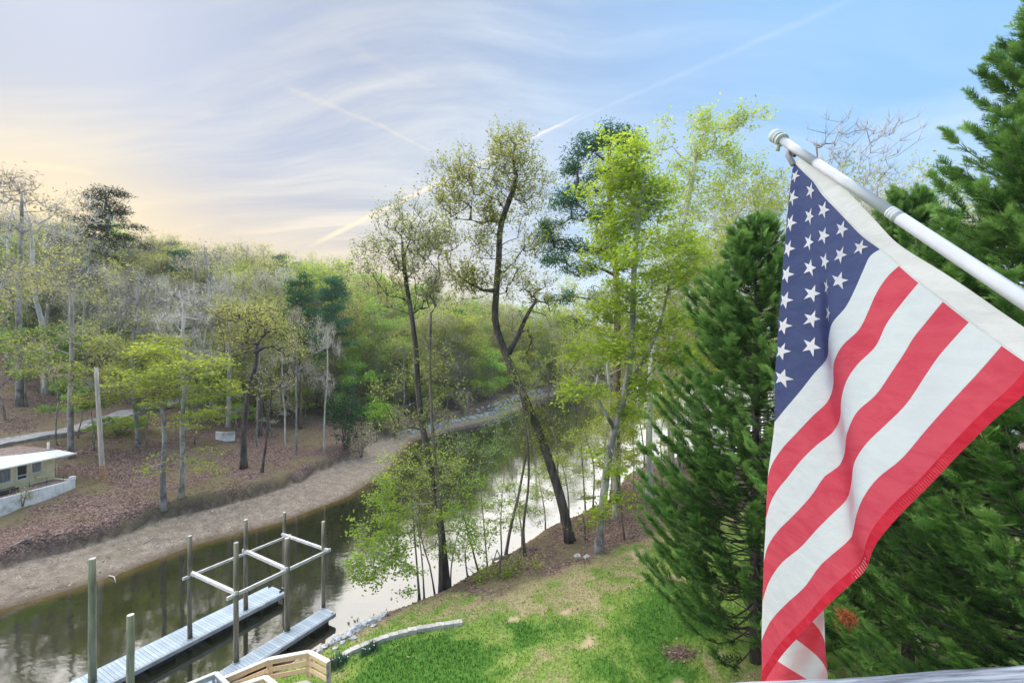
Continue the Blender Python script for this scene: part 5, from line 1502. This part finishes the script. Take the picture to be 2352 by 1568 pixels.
# local: -x towards the near end, -y towards the lawn
def board_mesh(name, L, w=.138):
    q = Acc(); q.box((0, 0, -.016), (w - .012, L, .032)); return q.mesh(name, M['deck'])
bm1 = board_mesh('board', 1.42)
for i in range(58): link('board', bm1, dock).location = (-.07 - i * .138, -.72, rnd.uniform(-.002, .002))
bm2 = board_mesh('board', 6.4)
for i in range(18): link('board', bm2, dock).location = (-.07 - (58 + i) * .138, -3.2, rnd.uniform(-.002, .002))
def frame(q, x0, x1, y0, y1):
    q.beam((x0, y0, -.12), (x1, y0, -.12), .05, .17); q.beam((x0, y1, -.12), (x1, y1, -.12), .05, .17)
    q.beam((x0, y0 + .03, -.12), (x0, y1 - .03, -.12), .05, .17)
q = Acc(); frame(q, -.005, -8.0, -1.45, .02); q.beam((-8.0, -1.5, -.12), (-8.0, -6.4, -.12), .05, .17); q.beam((-10.5, -6.4, -.12), (-10.5, .0, -.12), .05, .17); q.beam((-8.0, .02, -.12), (-10.5, .02, -.12), .05, .17)
q.build('frame', M['alu'], dock)
q = Acc(); q.box((-4.6, -1.47, -.03), (9.2 * .74, .035, .045)); q.build('edge_strip', M['alu_pale'], dock)
for x_ in (-.8, -3.2, -5.6, -7.6): q = Acc(); q.box((x_, -.72, -.36), (.9, 1.1, .3)); q.build('float', M['float'], dock)
for y_ in (-.2, -1.2): q = Acc(); q.box((-.12, y_, .05), (.2, .05, .07)); q.beam((-.2, y_, .09), (-.05, y_, .09), .03, .03); q.build('cleat', M['black'], dock)
# the narrow finger
fl = Vector((-9.56, 23.13, 0)); U2 = Vector((.4765, .879, 0)); angF = math.atan2(U2.y, U2.x)
fin = thing('dock_finger', 'narrow grey-blue finger dock nearer the lawn', 'dock', (fl.x, fl.y, DZ), angF)
bm3 = board_mesh('board', .84)
for i in range(56): link('board', bm3, fin).location = (-.07 - i * .138, -.42, rnd.uniform(-.002, .002))
q = Acc(); frame(q, -.005, -7.75, -.86, .02); q.build('frame', M['alu'], fin)
q = Acc(); q.box((-3.9, -.885, -.03), (7.7, .03, .045)); q.build('edge_strip', M['alu_pale'], fin)
for x_ in (-.7, -3.0, -5.4): q = Acc(); q.box((x_, -.42, -.36), (.8, .6, .3)); q.build('float', M['float'], fin)
q = Acc(); q.tube(np.array([(-.12, -.75, .005), (-.12, -.75, .05)]), .05, 8); q.build('corner_cap', M['alu_pale'], fin)
# piles
PILES = [((-16.6, 18.0), 5.42, .13, 'pile_green', 'tallest near piling standing on the left edge of the long dock'),
         ((-14.25, 17.0), 3.8, .125, 'pile_green', 'short greenish piling at the near end of the dock'),
         ((-14.65, 20.7), 5.17, .095, 'pile', 'piling at the front left corner of the boat lift frame'),
         ((-11.62, 19.17), 5.54, .10, 'pile', 'piling at the front right corner of the lift frame on the finger dock'),
         ((-13.4, 22.9), 5.04, .10, 'pile', 'dark piling halfway along the left side of the lift frame'),
         ((-12.5, 25.0), 4.62, .09, 'pile', 'farthest piling in the water at the end of the long dock'),
         ((-10.5, 21.25), 4.83, .12, 'pile', 'thick brown piling midway along the finger dock'),
         ((-9.57, 23.1), 4.87, .09, 'pile', 'slim dark piling at the tip of the finger dock')]
for (x_, y_), top_, rr, mt, lab in PILES:
    t = thing('dock_piling', lab, 'piling', (x_, y_, -1.2), 0, 'wooden pilings of the boat dock')
    g = rng_(int(top_ * 100)); zz_ = np.linspace(0, top_ + 1.2, 9)
    q = Acc(); q.tube(np.stack([g.normal(0, .006, 9), g.normal(0, .006, 9), zz_], 1), rr * np.linspace(1.12, .95, 9), 10); q.build('shaft', M[mt], t, True)
    q = Acc(); q.tube(np.array([(0, 0, top_ + 1.201), (0, 0, top_ + 1.212)]), [rr * .9, rr * .7], 10); q.build('pile_top', M['concrete'], t)
    q = Acc(); th = np.linspace(0, 2 * np.pi, 13); q.tube(np.stack([np.cos(th) * (rr + .03), np.sin(th) * (rr + .03), np.full(13, 1.2 + DZ + .03)], 1), .018, 5, cap=False); q.build('pile_hoop', M['alu'], t)
# lift frame
LZ = 3.35
pa, pd, pb, pc, m1, m2 = Vector((-14.6, 20.72, LZ)), Vector((-11.65, 19.1, LZ)), Vector((-12.35, 24.75, LZ)), Vector((-9.45, 23.05, LZ)), Vector((-13.35, 22.85, LZ)), Vector((-10.6, 21.15, LZ))
lift = thing('boat_lift_frame', 'grey aluminium beam frame between the dock pilings', 'boat lift', (pa.x, pa.y, 0))
sh_ = Vector((pa.x, pa.y, 0))
for (a, c, w_, h_, nm_, ov) in ((pa, pb, .08, .12, 'side_beam', .35), (pd, pc, .09, .14, 'side_beam', .3), (pa, pd, .13, .13, 'cross_beam', .15), (m1, m2, .14, .14, 'cross_beam', .25), (pb, pc, .12, .12, 'cross_beam', .25)):
    d_ = (c - a).normalized(); off = Vector((0, 0, .13 if nm_ == 'cross_beam' else 0))
    q = Acc(); q.beam(a - d_ * ov - sh_ + off, c + d_ * ov - sh_ + off, w_, h_); q.build(nm_, M['alu_pale'], lift)
    if nm_ == 'cross_beam':
        for e_ in (a, c):
            q = Acc(); q.box(tuple(e_ - sh_ + off + Vector((0, 0, -.1))), (.2, .2, .05), angU); q.build('bracket', M['alu'], lift)
# gangway of galvanised panels and the new pine landing
def rail_run(parent, pts, z, nboards=3, capm='newcap', boardm='newwood', spacing=1.2, capw=.16, h=.95):
    P = [Vector((q[0], q[1], z + (q[2] if len(q) > 2 else 0))) for q in pts]
    for a, c in zip(P[:-1], P[1:]):
        q = Acc(); q.beam(a, c, capw, .04); q.build('cap_rail', M[capm], parent)
        for k_ in range(nboards):
            dz_ = Vector((0, 0, -.13 - k_ * .27))
            q = Acc(); q.beam(a + dz_, c + dz_, .04, .15); q.build('rail_board', M[boardm], parent)
        L_ = (c - a).length; m_ = max(1, int(L_ / spacing))
        n_ = Vector((-(c - a).y, (c - a).x, 0)).normalized() * .065
        for k_ in range(m_ + 1):
            e_ = a + (c - a) * (k_ / m_)
            if k_ == 0: e_ = e_ + (c - a).normalized() * .06
            if k_ == m_: e_ = e_ - (c - a).normalized() * .06
            q = Acc(); q.box(tuple(e_ + n_ + Vector((0, 0, -.02 - h / 2))), (.09, .085, h), math.atan2((c - a).y, (c - a).x)); q.build('post', M[boardm], parent)


ldg = thing('wooden_landing', 'new pine landing with wide pale cap rails at the head of the dock stairs', 'landing', (0, 0, 0))
CZ = 2.4
rail_run(ldg, [(-10.6, 16.72, -.75), (-8.9, 16.65), (-7.6, 17.05), (-6.65, 16.5)], CZ)
rail_run(ldg, [(-9.75, 15.5, -.25), (-8.55, 15.76), (-7.7, 15.2)], CZ, spacing=.8)
q = Acc(); q.box((-6.66, 16.45, CZ - .75), (.09, .09, 1.4), .5); q.build('post', M['oldwood'], ldg)['label'] = 'grey steel corner post'
q = Acc(); q.add([(-8.75, 16.5, 1.45), (-7.62, 16.9, 1.45), (-6.75, 16.35, 1.45), (-6.0, 15.0, 1.45), (-8.3, 14.6, 1.45), (-8.9, 15.6, 1.45)] + [(-8.75, 16.5, 1.3), (-7.62, 16.9, 1.3), (-6.75, 16.35, 1.3), (-6.0, 15.0, 1.3), (-8.3, 14.6, 1.3), (-8.9, 15.6, 1.3)], [[0, 3, 2, 1], [0, 5, 4, 3], [0, 1, 7, 6], [1, 2, 8, 7], [2, 3, 9, 8], [3, 4, 10, 9], [4, 5, 11, 10], [5, 0, 6, 11]]); q.build('floor_slab', surf('pale_slab', (.56, .52, .49), (.68, .64, .61), 4, .85, .2), ldg)
for k_ in range(6):
    q = Acc(); q.box((-9.05 - k_ * .28, 16.1, 1.38 - k_ * .15), (.3, 1.1, .05)); q.build('tread', M['newwood'], ldg)
gang = thing('gangway', 'galvanised gangway with blue-grey side panels leading to the dock', 'gangway', (0, 0, 0))
rail_run(gang, [(-12.6, 15.6, -.1), (-10.97, 16.85), (-10.0, 16.15)], 1.75, 2, 'alu_pale', 'alu', .8, .14)
q = Acc(); q.beam((-12.5, 15.0, .75), (-10.3, 16.1, .85), 1.0, .06); q.build('deck_panel', M['deck'], gang)
# grey slab edge beside the landing
q = Acc(); q.beam((-6.5, 16.6, 1.28), (-5.4, 15.4, 1.5), .35, .12); tag(q.build('path_edge', M['concrete']), kind='structure')

# =================================================================== the near lawn
# curved edging of pale blocks
ctr = [(772, 1528), (790, 1511), (830, 1491), (870, 1476), (915, 1461), (960, 1450), (1010, 1441), (1062, 1433)]
PP = np.array([tuple(at(*q)) for q in ctr])
L = np.concatenate([[0], np.cumsum(np.linalg.norm(np.diff(PP, axis=0), axis=1))])
t = thing('garden_edging', 'curved low edging of pale concrete blocks round the bright grass', 'edging', PP[0])
nb_ = int(L[-1] / .40)
uu = np.linspace(0, L[-1], nb_ + 1)
QQ = np.stack([catmull(L, PP[:, i], uu) for i in range(3)], 1)
for i in range(nb_):
    a, c = Vector(QQ[i]), Vector(QQ[i + 1]); m_ = (a + c) / 2 - Vector(PP[0])
    zt = gz((a.x + c.x) / 2, (a.y + c.y) / 2) - PP[0][2]
    q = Acc(); q.box((m_.x, m_.y, zt + .06), ((c - a).length - .012, .27, .26), math.atan2((c - a).y, (c - a).x)); q.build('block', M['concrete'], t)
# rocks where the lawn meets the water
ROCKS = [(745, 1487, .34), (760, 1480, .30), (776, 1470, .42), (790, 1466, .30), (803, 1458, .44), (770, 1490, .24), (822, 1444, .52), (838, 1436, .40), (852, 1430, .44), (868, 1423, .36), (880, 1415, .34), (734, 1497, .28), (812, 1466, .25), (787, 1478, .24), (858, 1438, .24)]
for i, (px, py, r_) in enumerate(ROCKS):
    p = at(px, py)
    o = link('rock', RK[i % 5]); o.location = (p.x, p.y, max(p.z, 0) + r_ * .12); o.scale = (r_ * 1.15,) * 3; o.rotation_euler = (rnd.uniform(-.3, .3), rnd.uniform(-.3, .3), rnd.uniform(0, 6))
    nth = ['first', 'second', 'third', 'fourth', 'fifth', 'sixth', 'seventh', 'eighth', 'ninth', 'tenth', 'eleventh', 'twelfth', 'thirteenth', 'fourteenth', 'last'][sorted(ROCKS).index((px, py, r_))]
    tag(o, ('big' if r_ > .4 else 'small' if r_ < .27 else 'middling') + ' pale rock at the water edge, ' + nth + ' of the row from the landing', 'rock', 'rocks at the lawn edge')
# daffodil clumps
for i, (px, py, s_, lab) in enumerate(((770, 1532, 1.2, 'large blue-green daffodil clump beside the pine landing'), (785, 1520, .8, 'small daffodil clump behind the large clump'), (838, 1502, .75, 'daffodil clump at the middle of the curved edging'), (857, 1492, .85, 'daffodil clump farthest along the curved edging'))):
    p = at(px, py); g = rng_(300 + i)
    t = thing('daffodil_clump', lab, 'plant', p)
    q = Acc(); n_ = 120
    b0 = g.normal(0, .13 * s_, (n_, 3)) * np.array([1, 1, 0]); az = g.uniform(0, 6.28, n_)
    tp = b0 + np.stack([np.cos(az) * .12, np.sin(az) * .12, g.uniform(.25, .5, n_)], 1) * s_
    mid = (b0 + tp) / 2 + np.array([0, 0, .05]); w_ = np.stack([-np.sin(az), np.cos(az), 0 * az], 1) * .014
    V = np.stack([b0 - w_, b0 + w_, mid + w_, mid - w_, tp], 1).reshape(-1, 3); i0 = np.arange(n_)[:, None] * 5
    q.add(V, i0 + [0, 1, 2, 3], i0 + [3, 2, 4], tint=np.repeat(g.uniform(0, 1, n_), 5)); q.build('leaves', M['daff'], t)
    q = Acc()
    for k_ in range(4):
        e_ = (g.normal(0, .14), g.normal(0, .14), .36 * s_); q.box(e_, (.035, .035, .02), g.uniform(0, 3))
    q.build('flower', M['cabin_white'], t)
# green stake
p = at(1134, 1452)
t = thing('garden_stake', 'thin pale green stake standing in the lawn', 'stake', p)
hgt = (1452 - 1372) * p.y / F_PX
Acc().tube(np.array([(0, 0, -.1), (0, 0, hgt)]), [.022, .018], 6).build('rod', M['stake'], t)
q = Acc(); q.tube(np.array([(0, 0, hgt - .02), (0, .02, hgt + .1), (.08, .03, hgt + .13)]), .012, 5); q.build('hook', M['stake'], t)
# heap of old leaves
p = at(1563, 1505)
g = rng_(12); q = Acc(); n_ = 420
V = g.normal(0, 1, (n_, 3)) * np.array([.34, .24, .05]); V[:, 2] = np.abs(V[:, 2]) + .02
tl = Tree(13); tl.leaves(np.array(p) + V, .10, .6, 1.5, np.clip(g.normal(.62, .22, n_), 0, 1))
tag(tl.leaf.build('leaf_heap', M['litter']), kind='stuff')
# small stones near the maple
for (px, py, lab) in ((1326, 1276, 'small grey stone on the leaves left of the maple'), (1348, 1280, 'flat grey stone beside the maple foot')):
    p = at(px, py); o = link('rock', RK[1]); o.location = p; o.scale = (.5, .5, .35); tag(o, lab, 'rock')

# =================================================================== flag, pole and deck rail
P1 = Vector((.872, 1.46, CH + .641)); P2 = Vector((.934, .83, CH + .075))
ax = (P2 - P1).normalized()
pole = thing('flagpole', 'slanted white flagpole with grey ball finial', 'flagpole', P1)
def ptube(name, s0, s1, r0, r1, mat, n=2, sides=24):
    q = Acc(); q.tube(np.array([tuple(ax * s_) for s_ in np.linspace(s0, s1, n)]), np.linspace(r0, r1, n), sides)
    return q.build(name, mat, pole, True)
ptube('upper_section', -.03, .185, .012, .0122, M['fp'])
ptube('middle_section', .185, .505, .0128, .0128, M['fp'])
ptube('lower_section', .53, 1.35, .0138, .0138, M['fp'])
ptube('joint_ring', .495, .532, .0136, .0136, M['fp'])
for s_ in (.498, .507, .516): ptube('joint_groove', s_, s_ + .003, .0141, .0141, M['fp_cap'])
ptube('seam_ring', .183, .1865, .0131, .0131, M['fp_cap'])
# finial: ball, neck and collars
q = Acc(); th = np.linspace(.05, np.pi - .35, 12)
q.tube(np.array([tuple(ax * (-.052 - math.cos(x_) * .021)) for x_ in th]), .021 * np.sin(th), 24); q.build('ball', M['fp_cap'], pole, True)
ptube('neck', -.042, -.02, .0165, .0165, M['fp']); ptube('collar', -.036, -.029, .0195, .0195, M['fp_cap']); ptube('collar', -.018, -.010, .0205, .0205, M['fp_cap']); ptube('swivel_sleeve', -.03, -.012, .017, .017, M['fp'])
q = Acc(); c = ax * -.022 + Vector((-.008, 0, -.028)); q.box(tuple(c), (.012, .006, .02), .3); q.beam(ax * -.022 + Vector((0, 0, -.012)), c, .007, .007); q.build('thumb_screw', M['fp_cap'], pole, True)
# bracket on a deck post beyond the frame
q = Acc(); e_ = ax * 1.18; q.tube(np.array([tuple(e_), tuple(ax * 1.38)]), .024, 12); q.box(tuple(ax * 1.38 + Vector((0, -.02, -.02))), (.09, .03, .16)); q.build('bracket', M['fp_cap'], pole)
bp_ = P1 + ax * 1.38
dpost = thing('deck_post', 'deck post that carries the flagpole bracket', 'post', (bp_.x, bp_.y - .09, 0))
q = Acc(); q.box((0, 0, (bp_.z + .25) / 2 + .5), (.14, .1, bp_.z + .25 - 1.0)); q.build('shaft', M['oldwood'], dpost)
q = Acc(); q.box((0, 0, bp_.z + .4), (.18, .13, .04)); q.build('post_cap', M['oldwood'], dpost)

# ---- flag surface: stations measured along each stripe seam, from the hoist to the fold
SEAM = {
 7: [(2021, 573), (2003, 583), (1982, 622), (1965, 661), (1943, 704), (1909, 747), (1903, 777), (1900, 820), (1870, 857), (1832, 905), (1803, 939), (1778, 970)],
 8: [(2064, 611), (2042, 631), (2012, 674), (1997, 708), (1974, 755), (1931, 798), (1916, 828), (1913, 889), (1905, 915), (1866, 955), (1830, 993), (1789, 1039), (1767, 1080), (1763, 1098)],
 9: [(2109, 650), (2075, 691), (2034, 747), (2012, 794), (1969, 837), (1946, 870), (1932, 916), (1928, 966), (1912, 993), (1880, 1018), (1844, 1052), (1807, 1098), (1785, 1125), (1771, 1150), (1759, 1190)],
 10: [(2165, 693), (2128, 738), (2094, 781), (2079, 807), (2047, 855), (2011, 907), (1966, 948), (1952, 975), (1943, 1003), (1940, 1039), (1930, 1066), (1894, 1093), (1866, 1134), (1821, 1184), (1785, 1220), (1762, 1256), (1754, 1290)],
 11: [(2225, 740), (2184, 785), (2154, 820), (2130, 855), (2075, 935), (2034, 975), (1984, 1025), (1962, 1061), (1955, 1111), (1947, 1143), (1916, 1175), (1875, 1216), (1839, 1256), (1794, 1293), (1767, 1333), (1751, 1379)],
 12: [(2300, 794), (2247, 855), (2202, 903), (2129, 984), (2066, 1057), (2011, 1102), (1975, 1157), (1963, 1197), (1957, 1230), (1925, 1261), (1884, 1297), (1848, 1347), (1803, 1388), (1767, 1429), (1749, 1469)],
 13: [(2392, 858), (2352, 907), (2301, 948), (2211, 1034), (2138, 1111), (2057, 1193), (2007, 1256), (1986, 1311), (1952, 1342), (1894, 1397), (1839, 1456), (1794, 1506), (1766, 1548), (1750, 1572)]}
TL = 1.667
NF, NBk = 40, 50
def tf_of(k): return .09 * k + .03
def sil(y): return np.interp(y, [380, 430, 600, 970, 1300, 1560], [1820, 1813, 1797, 1771, 1754, 1745])
rowsX = []
for k in range(14):
    tau = np.linspace(0, 1, NF)
    if k >= 7:
        Q = np.array(SEAM[k], float); L = np.concatenate([[0], np.cumsum(np.hypot(*np.diff(Q, axis=0).T))]); L /= L[-1]
        fx_, fy_ = catmull(L, Q[:, 0], tau), catmull(L, Q[:, 1], tau)
    else:
        r_ = 1.43 * k
        c_ = tau * tf_of(k) / .063
        s_ = r_ - c_
        fy_ = 353 + 37 * c_ + 22 * r_ + 22 * np.clip(1 - (r_ + c_) / 3, 0, 1)
        fa = np.interp(s_, [-.5, .3, 1, 2, 3, 4, 6, 8, 10], [0, 6, 22, 52, 68, 84, 126, 168, 212])
        fb = np.interp(s_, [-.5, .3, 1, 2, 3, 4, 5, 6, 8, 10], [0, 6, 24, 57, 84, 100, 104, 114, 165, 222])
        wl_ = np.clip((r_ + c_ - 8.5) / 3, 0, 1)
        fx_ = fa * (1 - wl_) + fb * wl_ + 1798
        wgt = np.clip(1 - s_ / 3.5, 0, 1)
        fx_ = fx_ + wgt * (sil(fy_) - 1797)
    # behind the fold: the cloth hangs on in shallow pleats
    cf = tf_of(k) / .063
    tau2 = np.linspace(0, 1, NBk + 1)[1:]
    cb = tau2 * (TL / .063 - cf)
    amp = np.interp(k, [0, 7, 13], [88, 118, 165])
    bx_ = fx_[-1] + amp * .5 * (1 - np.cos(np.pi * cb / 8.2)) - .0 * cb
    by_ = fy_[-1] + np.interp(k, [0, 7, 13], [36, 35, 34]) * cb * np.interp(k, [0, 7, 13], [.97, .93, .45])
    def dform(x): return 1061.4 / (x - 1073.2)
    def ripple(x, y): return .016 * np.sin((x - 1745) / 44 + y * .004) * np.clip((y - 400) / 250, 0, 1)
    xc = np.interp(fy_, [560, 780, 889, 940, 1039, 1111, 1210, 1311], [1888, 1901, 1914, 1928, 1942, 1954, 1961, 1986])
    fD = dform(fx_) + ripple(fx_, fy_) * .6
    sft = np.clip((xc + 14 - fx_) / 34, 0, 1); sft = sft * sft * (3 - 2 * sft)
    fD = fD - .05 * sft * np.clip((fy_ - 560) / 260, 0, 1) * np.clip((fx_ - 1740) / 120, .15, 1)
    turn = np.clip((tau - .8) / .2, 0, 1) if k > 0 else np.zeros(NF)
    fD = fD + .012 * turn ** 2
    bD = fD[-1] + .05 * (1 - np.exp(-cb / 1.2)) + .0085 * cb
    rowsX.append(np.stack([np.concatenate([fx_, bx_]), np.concatenate([fy_, by_]), np.concatenate([fD, bD])], 1))
GRD = np.stack(rowsX)         # 14 x (NF+NBk) x 3 : px, py, depth
kk_ = np.arange(14)
G3 = np.stack([(GRD[..., 0] - 1176) / F_PX * GRD[..., 2], GRD[..., 2], CH + (784 - GRD[..., 1]) / F_PX * GRD[..., 2]], -1)


def cloth_pt(t, v):
    """t: distance from the hoist, v: distance from the top edge (both in hoist heights)"""
    t = np.asarray(t, float); v = np.asarray(v, float)
    k = v * 13.0
    tf = .09 * k + .03
    tau = np.where(t <= tf, t / tf * (NF - 1), (NF - 1) + (t - tf) / (TL - tf) * NBk)
    tau = np.clip(tau, 0, NF + NBk - 1 - 1e-6)
    i = np.floor(tau).astype(int); f = (tau - i)[..., None]
    def row(j):
        j = np.clip(j, 0, 13)
        return G3[j, i] * (1 - f) + G3[j, np.minimum(i + 1, NF + NBk - 1)] * f
    k0 = np.clip(np.floor(k).astype(int), 0, 12); s = (k - k0)[..., None]
    p0, p1, p2, p3 = row(k0 - 1), row(k0), row(k0 + 1), row(k0 + 2)
    p0 = np.where((k0 == 0)[..., None], 2 * p1 - p2, p0); p3 = np.where((k0 == 12)[..., None], 2 * p2 - p1, p3)
    return .5 * (2 * p1 + (p2 - p0) * s + (2 * p0 - 5 * p1 + 4 * p2 - p3) * s ** 2 + (3 * p1 - p0 - 3 * p2 + p3) * s ** 3)


tip_ = Vector(G3[0, 0])
flag = thing('flag', 'red white and blue flag with stars and stripes hanging folded from the slanted pole', 'flag', tip_)
OFF = np.array(tip_)


def cloth_patch(name, t0, t1, v0, v1, nt_, nv_, mat, parent=flag, lift=0.0):
    T_, V_ = np.meshgrid(np.linspace(t0, t1, nt_), np.linspace(v0, v1, nv_))
    P = cloth_pt(T_, V_)
    if lift:
        du = np.gradient(P, axis=1); dv = np.gradient(P, axis=0); nn = np.cross(du, dv); nn /= np.linalg.norm(nn, axis=2)[..., None] + 1e-12
        P = P + nn * lift
    i = (np.arange(nv_ - 1)[:, None] * nt_ + np.arange(nt_ - 1)[None]).ravel()
    q = Acc(); q.add(P.reshape(-1, 3) - OFF, np.stack([i, i + 1, i + nt_ + 1, i + nt_], 1))
    return q.build(name, mat, parent, True)


CT = 7 / 13 * 1.0; CU = 11 * .063 - .02
can = cloth_patch('canton', 0, CU, 0, CT, 200, 120, M['f_blue'])
for j in range(13):
    t0 = CU if j < 7 else 0.0
    cloth_patch('stripe', t0, TL, j / 13, (j + 1) / 13, 130 if j >= 7 else 90, 7, M['f_red'] if j % 2 == 0 else M['f_white'])
# stitched seams and hem
cloth_patch('stitched_hem', 0, TL, 1 - .022, 1.0, 130, 3, M['f_stitch'], lift=.0012)
q = Acc(); nst = 210
ts = np.linspace(.005, TL - .01, nst); a0 = cloth_pt(ts, np.full(nst, .982)); a1 = cloth_pt(ts + .0045, np.full(nst, .998))
dirr = np.cross(a1 - a0, np.array([0, 1., 0])); dirr /= np.linalg.norm(dirr, axis=1)[:, None]
for i in range(nst):
    for sg_ in (1, -1):
        w_ = dirr[i] * .0011; o_ = np.array([0, -.002, 0]) * sg_
        q.add(np.array([a0[i] - w_, a0[i] + w_, a1[i] + w_, a1[i] - w_]) + o_ - OFF, [[0, 1, 2, 3]])
st = q.build('hem_stitch', cloth('stitch_thread', (.80, .22, .24), .1), flag); st['kind'] = 'stuff'
# stars
for r_ in range(1, 10):
    for c_ in range(1, 12):
        if (r_ + c_) % 2: continue
        ct_, cv_ = c_ * .063 - .03, r_ * .0538
        aa = np.linspace(0, 2 * np.pi, 11)[:-1] - np.pi / 2
        rr = np.where(np.arange(10) % 2 == 0, .0295, .0114)
        # two rings so that the star follows the cloth
        ring = np.concatenate([[[0, 0]], np.stack([np.cos(aa), np.sin(aa)], 1) * (rr * .5)[:, None], np.stack([np.cos(aa), np.sin(aa)], 1) * rr[:, None]])
        tt = np.clip(ct_ + ring[:, 0], .001, CU - .001); vv = np.clip(cv_ + ring[:, 1], .001, CT - .001)
        e = 1e-3
        P = cloth_pt(tt, vv); nn = np.cross(cloth_pt(tt + e, vv) - P, cloth_pt(tt, vv + e) - P); nn /= np.linalg.norm(nn, axis=1)[:, None] + 1e-12
        q = Acc()
        jj = np.arange(10); j2 = (jj + 1) % 10
        for sg_ in (1, -1):
            q.add(P + nn * .0016 * sg_ - OFF, np.stack([1 + j2, 1 + jj, 11 + jj, 11 + j2], 1), np.stack([0 * jj, 1 + jj, 1 + j2], 1))
        q.build('star', M['f_star'], flag, True)
# header sleeve along the pole
lo = np.array([(1827, 379), (1905, 459), (2021, 573), (2064, 611), (2109, 650), (2165, 693), (2225, 740), (2300, 794), (2392, 858)], float)
hi = np.array([(1830, 362), (1910, 405), (2004, 500), (2051, 550), (2090, 579), (2154, 618), (2225, 664), (2320, 730), (2425, 800)], float)
u_ = np.linspace(0, 1, 50)
ed = G3[:, 0]                                   # the hoist edge of the cloth
LL = np.concatenate([[0], np.cumsum(np.linalg.norm(np.diff(ed, axis=0), axis=1))]); LL /= LL[-1]
E0 = np.stack([catmull(LL, ed[:, i], u_) for i in range(3)], 1)
hl = np.linspace(0, 1, len(hi)); hx, hy = catmull(hl, hi[:, 0], u_), catmull(hl, hi[:, 1], u_)
hd = 1061.4 / (hx - 1073.2)
E1 = np.stack([(hx - 1176) / F_PX * hd, hd, CH + (784 - hy) / F_PX * hd], 1)
rows = [E0 + (E1 - E0) * w_ for w_ in np.linspace(0, 1, 6)]
V = np.stack(rows, 0); q = Acc(); i = (np.arange(5)[:, None] * 50 + np.arange(49)[None]).ravel()
q.add(V.reshape(-1, 3) - OFF, np.stack([i, i + 1, i + 51, i + 50], 1)); q.build('header_sleeve', M['f_head'], flag, True)
q = Acc(); seam_ = E0 + (E1 - E0) * .06 + np.array([-.001, -.0015, 0]); q.tube(seam_ - OFF, .0009, 4); q.build('header_seam', M['f_stitch'] if False else M['f_head'], flag)
# the dark grommet strap under the pole tip
q = Acc(); q.tube(np.array([tuple(P1 + ax * .035 - tip_), tuple(P1 + ax * .035 + Vector((-.006, 0, -.03)) - tip_), (-.003, 0, -.005)]), .008, 8); q.build('strap', surf('grey_webbing', (.26, .26, .32), (.34, .34, .40), 8, .8, .1), flag, True)
q = Acc(); q.tube(np.array([tuple(P1 + ax * .03 + Vector((.0, 0, -.012)) - tip_), tuple(P1 + ax * .06 + Vector((.0, -.006, -.026)) - tip_)]), .006, 8); q.build('clip', M['black'], flag)

# ---- deck rail along the bottom edge of the view
ra, rb = Vector((-.2, .63, CH - .5)), Vector((1.7, .775, CH - .5))
rail = thing('deck_rail', 'weathered grey wooden deck rail below the flag', 'railing', ra)
d_ = (rb - ra).normalized(); n_ = Vector((-d_.y, d_.x, 0))
Lr = (rb - ra).length
q = Acc()
# worn, slightly uneven plank: a rounded profile swept along the rail
ns_ = 60; prof = [(-.14, 0), (-.137, -.038), (-.004, -.038), (0, -.03), (0, -.006), (-.004, 0), (-.02, .001), (-.07, -.001), (-.12, .001)]
g = rng_(77); V = []
for i in range(ns_):
    x_ = Lr * i / (ns_ - 1)
    w1_, w2_ = .0018 * math.sin(i * .5) + g.normal(0, .0005), g.normal(0, .0004)
    for (a, c) in prof: V.append((x_, a + w1_ * (a > -.02), c + w2_))
V = np.array(V); m_ = len(prof)
i = np.arange(ns_ - 1)[:, None] * m_; j = np.arange(m_)[None]; j2 = (j + 1) % m_
q.add(V, np.stack([i + j, i + j2, i + m_ + j2, i + m_ + j], -1).reshape(-1, 4))
o = q.build('cap_rail', M['rail'], rail); o.rotation_euler = (0, 0, math.atan2(d_.y, d_.x))
for x_ in (.15, 1.75):
    q = Acc(); c = d_ * x_ - n_ * .08; q.box((c.x, c.y, -.62), (.09, .09, 1.15)); q.build('post', M['oldwood'], rail)
q = Acc(); q.beam(tuple(-n_ * .08 + Vector((0, 0, -.12))), tuple(d_ * Lr - n_ * .08 + Vector((0, 0, -.12))), .04, .09); q.build('lower_rail', M['oldwood'], rail)

# ---- thin evening haze over the creek and its woods
HAZE = .0003
m, q, o = newmat('haze_air')
pv = q.n('ShaderNodeVolumePrincipled'); pv.inputs['Color'].default_value = (.88, .92, 1.0, 1); pv.inputs['Density'].default_value = HAZE
q.nt.links.new(pv.outputs[0], o.inputs['Volume'])
q = Acc(); q.box((0, 800, 22), (2840, 2040, 52)); hz = q.build('haze', m); hz['kind'] = 'stuff'
S.cycles.volume_bounces = 1

# ---- look-alikes of one kind in one spot: say which of them, by their order from the left
same = {}
for o in list(S.objects):
    if o.parent is None and o.get('label') and o.get('group'): same.setdefault(o['label'], []).append(o)
ORDER = {2: ('left one of two', 'right one of two'), 3: ('left of three', 'middle of three', 'right of three'), 4: ('first of four from left', 'second of four from left', 'third of four from left', 'last of four from left')}
for lab, obs in same.items():
    if len(obs) in ORDER and len(lab.split()) <= 16 - len(ORDER[len(obs)][0].split()):
        for o, w_ in zip(sorted(obs, key=lambda q_: q_.location.x / max(q_.location.y, 1)), ORDER[len(obs)]): o['label'] = lab + ', ' + w_
